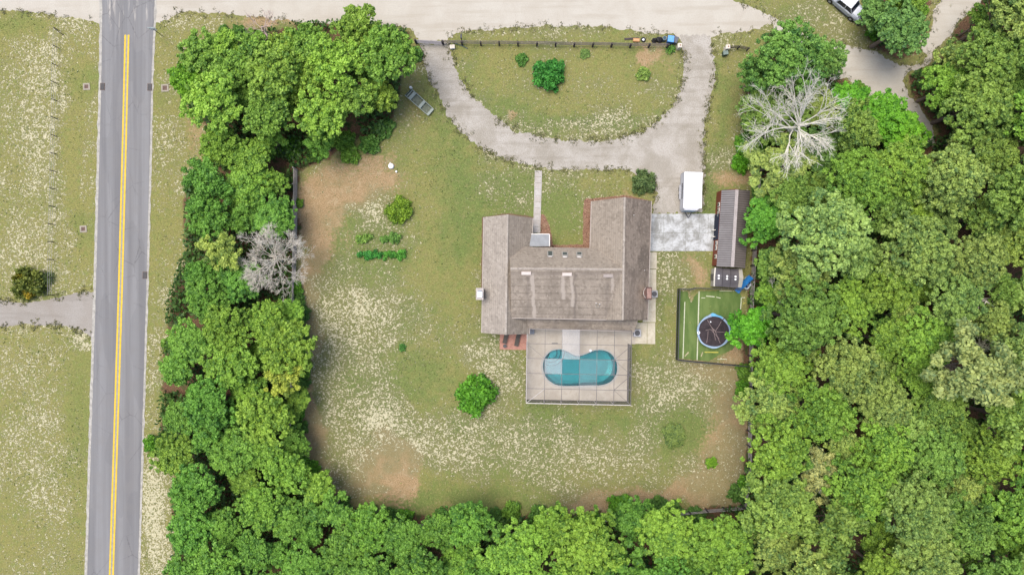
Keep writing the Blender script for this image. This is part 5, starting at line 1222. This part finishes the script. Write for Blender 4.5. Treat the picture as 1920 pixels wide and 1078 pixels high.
PROTO = {}; LK = (1.80, 1.82, 1.48)
for key, style, Rr, h, cnt in (('S', 'oak', 2.0, 4.6, 4), ('M', 'oak', 2.9, 6.0, 6), ('L', 'oak', 3.8, 7.2, 5), ('W', 'wispy', 3.0, 6.4, 3)):
    PROTO[key] = [(crown_mesh(Rr, 100 + ord(key) * 7 + i, style), trunk_mesh(h, Rr, ord(key) + i), Rr, h) for i in range(cnt)]
BUSH = {k: [crown_mesh(k, 900 + i + int(k * 10), 'bush') for i in range(2)] for k in (1.0, 1.9)}

def place_tree(px, py, r, key, col, label, name='oak_tree', cat='tree', hh=None, rg=random, group=None, flat=1.0):
    cm, tm, Rr, h = rg.choice(PROTO[key]); s = r / Rr; sz = s * flat
    H = h * sz; p = P(px, py, H + r * .45); rz = rg.uniform(0, 6.28)
    t = thing(name, label, cat, (p.x, p.y, 0), rz, group); t.scale = (s, s, sz)
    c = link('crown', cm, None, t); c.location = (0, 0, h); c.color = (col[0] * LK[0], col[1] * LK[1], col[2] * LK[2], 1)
    k = link('trunk', tm, None, t); return t

# landmark-relative labels so every crown in the woods can be found
LM = [('trampoline', 1338, 622), ('barn', 1375, 430), ('house', 1060, 510), ('pale dead tree', 1510, 225), ('grey bare tree', 515, 485), ('screened pool', 1085, 690), ('pickup truck', 1583, 12), ('green boat', 787, 191), ('sandy fork', 1665, 150), ('round bare soil patch', 720, 880), ('photo\'s lower right corner', 1920, 1078), ('photo\'s lower left corner', 0, 1078), ('farm gate', 806, 82)]
USED = set()
ONES = 'zero one two three four five six seven eight nine ten eleven twelve thirteen fourteen fifteen sixteen seventeen eighteen nineteen'.split()
TENS = '_ _ twenty thirty forty fifty sixty seventy eighty ninety'.split()
def word_of(n):
    if n < 20: return ONES[n]
    return TENS[n // 10] + ('-' + ONES[n % 10] if n % 10 else '')
def where(px, py):
    out = []
    for nme, x, y in sorted(LM, key=lambda q: math.hypot(q[1] - px, q[2] - py)):
        dx, dy = round((px - x) / PX), round((py - y) / PX); bits = []
        if max(abs(dx), abs(dy)) > 99: continue
        if dx: bits.append('%s metres %s' % (word_of(abs(dx)), 'right' if dx > 0 else 'left'))
        if dy: bits.append('%s metres %s' % (word_of(abs(dy)), 'down' if dy > 0 else 'up'))
        if bits and max(abs(dx), abs(dy)) < 99: out.append(' and '.join(bits) + ' from the ' + nme)
    return out
def ulabel(base, px, py):
    for s in where(px, py):
        l = base + ', ' + s
        if l not in USED and len(l.split()) <= 16: USED.add(l); return l
    raise RuntimeError(base)

GROVES = [  # crown outline in the photo, (size weights), palette, name
 ([(335, 150), (345, 110), (400, 60), (430, 75), (520, 80), (570, 40), (620, 55), (690, 25), (765, 55), (755, 110), (728, 155), (722, 195), (700, 225), (650, 235), (600, 280), (560, 250), (500, 240), (430, 225), (385, 225), (340, 195)], 'A', 47),
 ([(395, 245), (430, 235), (520, 250), (530, 330), (540, 420), (480, 430), (440, 500), (500, 560), (555, 570), (562, 640), (562, 800), (568, 880), (640, 925), (700, 955), (840, 962), (1000, 960), (1090, 968), (1115, 985), (1160, 950), (1300, 955), (1375, 965), (1400, 935), (1410, 860), (1420, 760), (1425, 640), (1425, 500), (1440, 420), (1440, 310), (1400, 240), (1400, 160), (1395, 120), (1440, 70), (1480, 45), (1560, 70), (1570, 110), (1560, 160), (1600, 190), (1650, 225), (1700, 240), (1730, 300), (1780, 270), (1770, 230), (1725, 165), (1740, 130), (1790, 100), (1800, 60), (1850, 20), (1870, -50), (2010, -50), (2010, 1150), (300, 1150), (335, 1000), (345, 920), (300, 840), (325, 760), (315, 700), (335, 600), (350, 520), (360, 350), (380, 300)], 'B', 48),
 ([(1640, 20), (1700, -40), (1730, 10), (1720, 70), (1690, 95), (1650, 70)], 'C', 40),
]
def palette(px, py, rg):
    """base leaf colour by part of the wood"""
    v = vnoise(np.array([px * 1.0]), np.array([py * 1.0]), .012, 77)[0] * .7 + rg.random() * .3
    A = [((.142, .215, .048), 'yellow-green'), ((.122, .200, .042), 'fresh green'), ((.100, .176, .040), 'mid-green'), ((.138, .208, .066), 'light green')]
    Bl = [((.080, .165, .030), 'mid-green'), ((.066, .145, .030), 'deep green'), ((.094, .170, .032), 'fresh green'), ((.108, .175, .036), 'yellow-green')]
    Cr = [((.104, .160, .044), 'olive green'), ((.086, .148, .040), 'mid-green'), ((.118, .175, .060), 'pale olive'), ((.096, .168, .034), 'fresh green'), ((.066, .124, .036), 'deep green')]
    if px < 780 and py < 240: return A[int(v * 3.99) % 4]
    if px < 1400 and (py > 880 or px < 620): return Bl[int((v * .75 + .12) * 3.99) % 4]
    return Cr[int((v * 1.15 - .08) * 4.99) % 5]

rg = random.Random(42)
sites = []
SPECIAL = [  # px, py, radius, key, colour, label
 (415, 470, 2.6, 'W', (.165, .215, .065), 'pale yellow-green tree at the left edge of the belt beside the grey bare tree', 1.0),
 (528, 712, 2.5, 'W', (.185, .225, .050), 'bright yellow-green tree on the yard side of the left belt', 1.0),
 (1413, 615, 2.6, 'S', (.062, .185, .020), 'vivid green tree leaning over the right side of the trampoline', .8),
 (1440, 410, 3.0, 'M', (.060, .160, .028), 'vivid green tree directly right of the barn roof', .7),
 (1550, 430, 5.2, 'L', (.135, .205, .080), 'broad pale olive tree right of the barn and below the pale dead tree', 1.0),
 (1480, 105, 4.4, 'L', (.074, .150, .042), 'big mid-green tree between the drive entrance and the pickup truck', .9),
 (1425, 140, 2.6, 'M', (.070, .142, .040), 'smaller mid-green tree right of the drive entrance and the gate pillar', .9),
 (1545, 110, 2.6, 'M', (.084, .155, .048), 'mid-green tree at the left end of the sandy fork', .9),
 (1830, 690, 5.0, 'W', (.145, .180, .085), 'wide grey-olive thinly leaved tree near the right edge of the photo', 1.0),
 (1530, 895, 3.2, 'W', (.175, .195, .10), 'straw coloured thinly leaved tree in the lower right wood', 1.0),
 (1660, 215, 3.2, 'M', (.062, .165, .018), 'vivid green tree along the lower side of the sandy fork', .5),
 (1600, 185, 2.4, 'S', (.060, .170, .018), 'small vivid green tree just right of the pale dead tree', .5),
 (1700, 245, 2.6, 'S', (.068, .168, .018), 'small vivid green tree at the lower end of the sandy fork', .5),
 (1690, 50, 3.4, 'M', (.068, .135, .048), 'mid-green tree standing between the pickup truck and the sandy fork', .8),
 (1642, 20, 2.0, 'S', (.072, .140, .050), 'small mid-green tree against the nose of the pickup truck', .8),
 (352, 150, 2.2, 'S', (.082, .175, .022), 'rounded bright green tree at the left tip of the upper tree clump', .9),
 (1000, 3000, 1, 'S', (0, 0, 0), '', 1)]
for s in SPECIAL[:-1]: sites.append((s[0], s[1], s[2] * PX))
auto = []
for poly, nm, _ in GROVES:
    xs_ = [p[0] for p in poly]; ys2 = [p[1] for p in poly]; X0, X1, Y0, Y1 = min(xs_), max(xs_), min(ys2), max(ys2)
    for phase, (rmin, rmax, tries) in enumerate(((50, 62, 1600), (36, 48, 5200), (26, 34, 7000))):
        if nm == 'C' and phase == 0: continue
        for _ in range(tries):
            x, y = rg.uniform(X0, X1), rg.uniform(Y0, Y1); r = rg.uniform(rmin, rmax)
            if phase == 0 and x < 900: continue
            if not inpoly(np.array([x]), np.array([y]), poly)[0]: continue
            e = r * .42
            if sum(inpoly(np.array([x + e, x - e, x, x]), np.array([y, y, y + e, y - e]), poly)) < 4: continue
            if any(math.hypot(x - a, y - b) < (r + c) * .71 for a, b, c in sites): continue
            sites.append((x, y, r)); auto.append((x, y, r))
print('TREES', len(auto))
for (px, py, r, key, col, lab, fl) in SPECIAL[:-1]:
    place_tree(px, py, r, key, col, lab, rg=rg, flat=fl, name='leafy_tree')
for (x, y, r) in auto:
    rm = r / PX * 1.02; key = 'S' if rm < 2.5 else ('M' if rm < 3.5 else 'L')
    if rg.random() < .13: key = 'W'
    c, word = palette(x, y, rg); j = rg.uniform(.9, 1.12); c = (c[0] * j * rg.uniform(.92, 1.1), c[1] * j, c[2] * j)
    size = {'S': 'small', 'M': 'medium', 'L': 'large', 'W': 'thin-leaved'}[key]
    place_tree(x, y, rm, key, c, ulabel('%s %s tree' % (size, word), x, y), rg=rg, name='leafy_tree', flat=.55 if math.hypot(x - 1500, y - 230) < 95 or math.hypot(x - 515, y - 485) < 50 else rg.uniform(.85, 1.12) * (.72 if x < 620 and y > 270 else .78 if y > 930 and x < 1400 else .9 if x < 800 else 1), group='leafy trees of the surrounding woods')

# bushes and hedges at the edges
def bush(px, py, r, col, label, name='bush', cat='bush', k=None, flat=.9, sx=1.0, group=None, rz=None):
    k = k or (1.0 if r < 1.4 else 1.9); me = rg.choice(BUSH[k]); s = r / k * 1.12
    p = P(px, py, r * .5)
    t = thing(name, label, cat, (p.x, p.y, 0), rg.uniform(0, 6.28) if rz is None else rz, group); t.scale = (s * sx, s, s * flat)
    c = link('foliage', me, None, t); c.location = (0, 0, .15); c.color = (col[0] * 1.5, col[1] * 1.45, col[2] * 1.3, 1)
    mb = MB()
    for i in range(5):
        a = i * 1.256; mb.tube([(0, 0, -.05), (.25 * k * math.cos(a), .25 * k * math.sin(a), .4 * k), (.55 * k * math.cos(a), .55 * k * math.sin(a), .6 * k)], [.05, .035, .015], 5)
    mb.build('stem', BARK, t); return t
VG = (.070, .180, .020); MG = (.060, .140, .030)
bush(748, 396, 1.85, (.105, .185, .022), 'round glossy yellow-green citrus bush in the left lawn', 'citrus_bush')
bush(890, 738, 2.75, (.062, .180, .020), 'round vivid green tree alone on the lawn left of the screened pool', 'round_tree', 'tree', 1.9, .95)
bush(1029, 137, 2.25, (.035, .150, .030), 'spreading deep green bush in the middle of the front lawn', 'garden_bush', 'bush', 1.9, .9, 1.05)
bush(978, 111, .85, (.060, .150, .035), 'small green bush upper left of the spreading deep green bush', 'garden_bush')
bush(1097, 100, .7, (.085, .150, .045), 'faint small green bush by the middle of the rail fence', 'garden_bush', flat=.5)
bush(1207, 138, .95, (.135, .215, .060), 'light green young bush on the right side of the front lawn', 'garden_bush', flat=.9)
bush(1208, 342, 1.75, (.068, .112, .048), 'grey-green bush at the upper right corner of the house', 'garden_bush', 'bush', 1.9, 1.0)
bush(1392, 305, 1.45, (.070, .205, .015), 'bright green round bush below the pale dead tree at the fence', 'garden_bush')
bush(1268, 818, 1.7, (.085, .130, .040), 'faded green low bush on the lower right lawn', 'garden_bush', 'bush', 1.9, .35)
bush(1334, 869, .85, (.110, .225, .025), 'small bright lime bush in the lower right corner of the yard', 'garden_bush')
bush(755, 652, .55, (.05, .145, .035), 'tiny dark green bush in the middle of the left lawn', 'garden_bush', flat=.7)
bush(548, 820, 1.3, VG, 'vivid green bush at the yard side of the left belt by the bare soil', 'hedge_bush')
for i, (x, y, r) in enumerate(((560, 590, 1.4), (562, 690, 1.7), (556, 745, 1.5), (553, 805, 1.6), (556, 560, 1.1), (560, 630, 1.2), (552, 540, 1.1), (552, 665, 1.4), (555, 718, 1.5), (548, 850, 1.7), (556, 775, 1.1), (575, 880, 1.6), (600, 915, 1.4), (640, 940, 1.3), (735, 975, 1.5), (870, 975, 1.4), (930, 972, 1.4), (1010, 970, 1.4), (1090, 985, 1.2), (1265, 962, 1.3), (560, 380, .7), (655, 290, 1.3), (640, 262, 1.5), (690, 270, 1.3), (720, 240, 1.2), (600, 258, 1.7), (590, 285, 1.2), (505, 275, 1.6), (545, 275, 1.3), (783, 103, .8), (470, 300, 1.6), (420, 290, 1.6), (440, 350, 1.5), (395, 345, 1.5), (360, 345, 1.5),
                                (1395, 270, 1.2), (1410, 235, 1.3), (1430, 260, 1.6), (1425, 355, 1.1), (1420, 555, 1.0), (1300, 968, 1.4), (1235, 950, 1.5), (1165, 950, 1.6), (1120, 978, 1.2), (1050, 965, 1.3), (960, 962, 1.4), (900, 968, 1.3), (830, 972, 1.3), (760, 972, 1.3), (700, 965, 1.2), (1385, 925, 1.4), (1400, 905, 1.3), (1405, 700, 1.4), (1395, 730, 1.2), (1640, 60, 1.3), (1725, 20, 1.2), (1610, 170, 1.3), (285, 835, 1.2), (305, 832, 1.4), (320, 645, 1.2), (1640, 15, 1.2), (445, 60, 1.0), (420, 62, 1.1))):
    c = rg.choice([VG, MG, (.085, .175, .028), (.055, .125, .030)])
    nm = 'bright green' if c[1] > .15 else 'dark green'
    bush(x, y, r, c, ulabel('%s undergrowth bush' % nm, x, y), 'undergrowth_bush', 'bush', None, .9, rg.uniform(.9, 1.3), 'undergrowth bushes along the edges of the woods')
# vegetable rows
for (x, y, w_, c, lab) in ((688, 448, 1.15, (.085, .175, .045), 'short green vegetable row, upper left of the four in the left lawn'), (734, 448, 1.3, (.062, .150, .040), 'short green vegetable row, upper right of the four below the citrus bush'),
                           (694, 478, 1.5, (.030, .150, .035), 'dense deep green vegetable row, lower left of the four'), (740, 478, 1.45, (.045, .165, .030), 'dense green vegetable row, lower right of the four')):
    p = P(x, y); t = thing('vegetable_row', lab, 'plants', p, 0, 'vegetable rows in the left lawn'); g_ = np.random.default_rng(x)
    nC = 26; C = np.stack([g_.uniform(-w_, w_, nC), g_.normal(size=nC) * .24, .12 + .2 * g_.random(nC)], 1)
    V, F, tt = leaves(C, np.full(nC, .30), 60, .16, g_, .5 + .2 * g_.normal(size=nC)); me = np_mesh('foliage', V, F, {'tint': ('FACE', tt)}); me.materials.append(LEAF); o_ = link('foliage', me, None, t); o_.color = (c[0] * 2.0, c[1] * 1.7, c[2] * 1.5, 1)
# spiky plants
def spiky(px, py, r, n, cols, label, name, blade=.07, lift=.5, cat='plant', hz=.2, trunk=.0):
    p = P(px, py); t = thing(name, label, cat, (p.x, p.y, 0)); g_ = random.Random(int(px)); V = []; F = []; T_ = []
    for i in range(n):
        a = g_.uniform(0, 6.28); el = g_.uniform(.15, 1.2); L = r * g_.uniform(.7, 1.1); b0 = len(V); side_ = Vector((-math.sin(a), math.cos(a), 0))
        for j in range(5):
            f = j / 4; q = Vector((math.cos(a) * math.cos(el) * L * f, math.sin(a) * math.cos(el) * L * f, trunk + hz + math.sin(el) * L * f - lift * L * f * f)); ww = blade * math.sin(math.pi * (.15 + .8 * f))
            V += [q + side_ * ww, q - side_ * ww]
        for j in range(4): F.append((b0 + 2 * j, b0 + 2 * j + 1, b0 + 2 * j + 3, b0 + 2 * j + 2)); T_.append(g_.random())
    me = np_mesh('fronds', np.array([tuple(v) for v in V]), np.array(F), {'tint': ('FACE', np.array(T_))}); me.materials.append(LEAF); o_ = link('fronds', me, None, t); o_.color = (*cols, 1)
    MB().cyl(0, 0, -.05, .10 * max(1, r), trunk + hz + .1, 8, .06).build('stem', BARK, t); return t
spiky(1256, 94, .95, 60, (.085, .20, .03), 'small spiky green plant beside the cream gate pillar and blue bin', 'agave_plant', .07, .5)
bush(50, 532, 2.3, (.085, .110, .026), 'round olive green bush tree with golden shoots above the grey side driveway', 'round_tree', 'tree', 1.9, 1.0)
bush(58, 548, .9, (.24, .20, .030), 'golden yellow shrub at the lower side of the round olive green bush tree', 'golden_shrub', 'bush', None, 1.6)
bush(44, 518, .8, (.17, .17, .030), 'yellowish shrub at the upper side of the round olive green bush tree', 'golden_shrub', 'bush', None, 2.2)
spiky(92, 522, 1.3, 120, (.085, .12, .04), 'dull green low frond clump right of the golden shoots', 'palmetto_clump', .05, .5, 'palm')
spiky(512, 268, 1.5, 120, (.10, .15, .06), 'pale green palmetto at the gap under the upper tree clump', 'palmetto_clump', .06, .5, 'palm', .2, 1.0)

# dead trees: forked limbs down to fine twigs
def dead_tree(name, label, base_px, crown_px, h, Rr, mat_, seed, n1, depth, up=.25, tuft=1.0, thick=1.0, limbs=None, tw=.010):
    g_ = random.Random(seed); b = P(*base_px); c = P(crown_px[0], crown_px[1], h * .72) - b
    t = thing(name, label, 'dead tree', b); mb = MB()
    fork = Vector((c.x * .85, c.y * .85, h * .50))
    mb.tube([(0, 0, -.2), fork * .5 + Vector((.05, .1, 0)), fork, Vector((c.x, c.y, h * .72))], [.24 * thick, .19 * thick, .15 * thick, .07 * thick], 8); mb.build('trunk', mat_, t)
    mb = MB(); cnt = [0]
    def grow(p, d, L, r, lev):
        k = 3 if lev < depth else 2; pts = [p]; q = p.copy(); dd = d.copy()
        for i in range(k):
            dd = (dd + Vector((g_.gauss(0, .16), g_.gauss(0, .16), g_.gauss(0, .10)))).normalized(); q = q + dd * L / k; pts.append(q.copy())
        mb.tube(pts, [r * (1 - .45 * i / k) for i in range(k + 1)], 5 if lev < 2 else 3, cap=False); cnt[0] += 1
        if lev >= depth: return
        nb = (5, 6, 6, 5, 4)[lev]
        for i in range(int(nb * (tuft if lev >= depth - 2 else 1))):
            f = g_.uniform(.55, 1.0) if i else 1.0; s = pts[min(k - 1, int(f * k))]; s2 = pts[min(k, int(f * k) + 1)]; st = s.lerp(s2, (f * k) % 1 if f < 1 else 1)
            sp_ = .40 if lev == 1 else .62
            nd = (dd + Vector((g_.gauss(0, sp_), g_.gauss(0, sp_), g_.gauss(up * .5, .35)))).normalized()
            grow(st, nd, L * g_.uniform(.42, .62), max(tw, r * .5), lev + 1)
    n_l = len(limbs) if limbs else n1
    for i in range(n_l):
        if limbs:
            tgt = P(limbs[i][0], limbs[i][1], h * limbs[i][2]) - b; start = fork.lerp(Vector((c.x, c.y, h * .72)), g_.random())
            d = tgt - start; L = d.length * .60; d.normalize()
        else:
            a = 2 * math.pi * i / n1 + g_.uniform(-.2, .2); el = g_.uniform(.15, .9); d = Vector((math.cos(a) * math.cos(el), math.sin(a) * math.cos(el), math.sin(el))); L = Rr * g_.uniform(.55, .75); start = fork.lerp(Vector((c.x, c.y, h * .72)), g_.random())
        grow(start, d, L, .075 * thick, 1)
    mb.build('branches', mat_, t); print(name, cnt[0]); return t
LIMB = [(1440, 165, .9), (1500, 145, .9), (1545, 140, 1.0), (1590, 175, .95), (1585, 235, .9), (1578, 260, .85), (1535, 285, .8), (1480, 320, .8), (1450, 300, .75), (1400, 210, .8), (1395, 255, .8), (1470, 215, .85), (1520, 200, 1.1), (1460, 190, .9), (1560, 225, .9), (1430, 230, .8), (1505, 300, .8), (1520, 170, 1.0), (1490, 260, .9), (1550, 280, .8)]
dead_tree('dead_tree', 'large bleached dead tree with wide bare limbs in the upper right wood', (1447, 268), (1500, 235), 12.5, 6.5, PALEB, 3, 0, 4, .2, .95, 1.3, LIMB, .015)
dead_tree('bare_tree', 'grey leafless tree of dense fine twigs in the left tree belt', (530, 492), (515, 485), 8.0, 4.0, GREYB, 8, 20, 4, .35, 1.2, .6, None, .014)
dead_tree('bare_tree', 'small pinkish bare tree by the sandy street above the upper tree clump', (512, 96), (490, 50), 5.2, 2.6, PINKB, 5, 8, 3, .4, 1.0, .7, None, .013)
dead_tree('bare_tree', 'half bare tree with pale twigs in the lower right wood', (1525, 880), (1530, 880), 8.5, 3.2, PALEB, 15, 9, 3, .3, .9, .8, None, .014)
dead_tree('bare_tree', 'tall grey twiggy tree top near the right edge of the photo', (1770, 665), (1845, 690), 9.0, 4.6, simple('olive_grey_twigs', (.33, .32, .22), .9), 21, 14, 4, .35, .8, .8, None, .012)
dead_tree('bare_tree', 'pale bare tree top showing through the wood below the barn', (1440, 535), (1462, 545), 8.5, 2.4, PALEB, 25, 8, 3, .3, .9, .7, None, .014)
dead_tree('bare_tree', 'thin pale bare branches sticking out beside the watermark area at far right', (1790, 560), (1850, 565), 9.0, 2.6, PALEB, 27, 7, 3, .2, .7, .8, None, .016).__setitem__('label', 'thin pale bare tree in the right wood, level with the trampoline top')

# low undergrowth between the trunks and a little weed cover in the lawn
def scatter_area(name, n, test, zlo, zhi, size, col, seed, label, cat, long=1.6, up=.6):
    g_ = np.random.default_rng(seed); x = g_.uniform(-74, 74, n); y = g_.uniform(-43, 43, n); m = test(x * PX + 960, 539 - y * PX, g_); x, y = x[m], y[m]; k = len(x)
    z = g_.uniform(zlo, zhi, k); nrm = unit(g_.normal(size=(k, 3)) * .7 + np.array([0, 0, up])); t1 = unit(np.cross(nrm, g_.normal(size=(k, 3)))); t2 = np.cross(nrm, t1); s = size * (.6 + .8 * g_.random(k)); p = np.stack([x, y, z], 1)
    a, b = t1 * (s * .5 * long)[:, None], t2 * (s * .5)[:, None]
    V = np.stack([p - a, p - b, p + a, p + b], 1).reshape(-1, 3); me = np_mesh(name, V, np.arange(len(V)).reshape(-1, 4), {'tint': ('FACE', g_.random(k))}); me.materials.append(LEAF)
    o = link(name, me, None); o.color = (*col, 1); return tag(o, label, cat, None, 'stuff')
def in_forest(a, b, g_):
    m = np.zeros(a.shape, bool)
    for p in FOREST: m |= inpoly(a, b, p)
    cl = vnoise(a, b, .02, 61); return m & (cl > .44)
scatter_area('undergrowth', 330000, in_forest, .05, 1.6, .30, (.06, .125, .030), 5, 'dark green leafy undergrowth between the trunks of the woods', 'undergrowth')
NOGO = [DRIVE, [(x, y) for x, y in ROADSAND], LD, [(985, 600), (1235, 600), (1235, 760), (985, 760)], [(900, 395), (1235, 360), (1235, 640), (900, 640)], [(160, -50), (296, -50), (266, 1100), (155, 1100)], [(1220, 400), (1345, 400), (1340, 475), (1220, 475)], [(1003, 318), (1017, 318), (1015, 440), (1000, 440)]]
def in_lawn(a, b, g_):
    m = ~in_forest(a, b, g_) & (a < 1430)
    for p in FOREST + NOGO: m &= ~inpoly(a, b, p)
    L = blobs(a, b, LUSH) * .8 - blobs(a, b, SOIL) * .5 + (vnoise(a, b, .035, 63) - .5) * 1.8 + .1
    return m & (g_.random(a.shape) < np.clip(L, .04, .9))
scatter_area('grass_tufts', 110000, in_lawn, .02, .08, .10, (.150, .185, .060), 6, 'short grass tufts over the lawns and verges', 'grass', 2.4, .9)

def edge_tufts(name, outline, n, size, col, seed, label, spread=.32):
    g_ = np.random.default_rng(seed); W_ = [P(*q) for q in outline]; seg = [(a, b, (b - a).length) for a, b in zip(W_, W_[1:] + W_[:1]) if abs(a.x) < 75 and abs(b.x) < 75 and abs(a.y) < 44 and abs(b.y) < 44]; tot = sum(s[2] for s in seg); pts = []
    for a, b, L in seg:
        nn = Vector((-(b - a).y, (b - a).x, 0)).normalized(); k = int(n * L / tot)
        for _ in range(k):
            q = a + (b - a) * g_.random(); m = mnoise.noise(Vector((q.x * .9, q.y * .9, seed))) 
            u_, v_ = q.x * PX + 960, 539 - q.y * PX
            if m < -.12 or 176 < u_ < 298 or (1270 < u_ < 1336 and v_ < 82) or (780 < u_ < 842 and v_ < 90) or (1222 < u_ < 1320 and v_ > 392): continue
            c = q + nn * g_.normal() * spread; rr = .08 + .10 * g_.random()
            for _ in range(9): pts.append((c.x + g_.normal() * rr, c.y + g_.normal() * rr, .03 + .10 * g_.random()))
    p = np.array(pts); k = len(p); nrm = unit(g_.normal(size=(k, 3)) * .7 + np.array([0, 0, .8])); t1 = unit(np.cross(nrm, g_.normal(size=(k, 3)))); t2 = np.cross(nrm, t1); s = size * (.6 + .8 * g_.random(k))
    a, b = t1 * (s * .9)[:, None], t2 * (s * .5)[:, None]; V = np.stack([p - a, p - b, p + a, p + b], 1).reshape(-1, 3)
    me = np_mesh(name, V, np.arange(len(V)).reshape(-1, 4), {'tint': ('FACE', g_.random(k))}); me.materials.append(LEAF); o = link(name, me, None); o.color = (*col, 1); tag(o, label, 'weeds', None, 'stuff')
edge_tufts('edge_weeds', DRIVE, 1700, .08, (.150, .150, .075), 3, 'scruffy weeds creeping over the edges of the looping gravel drive')
edge_tufts('edge_weeds', ROADSAND, 1100, .08, (.155, .150, .085), 4, 'scruffy weeds along the edges of the pale sandy street')
edge_tufts('edge_weeds', LD, 260, .10, (.14, .14, .06), 5, 'scruffy weeds along the grey side driveway left of the paved road')
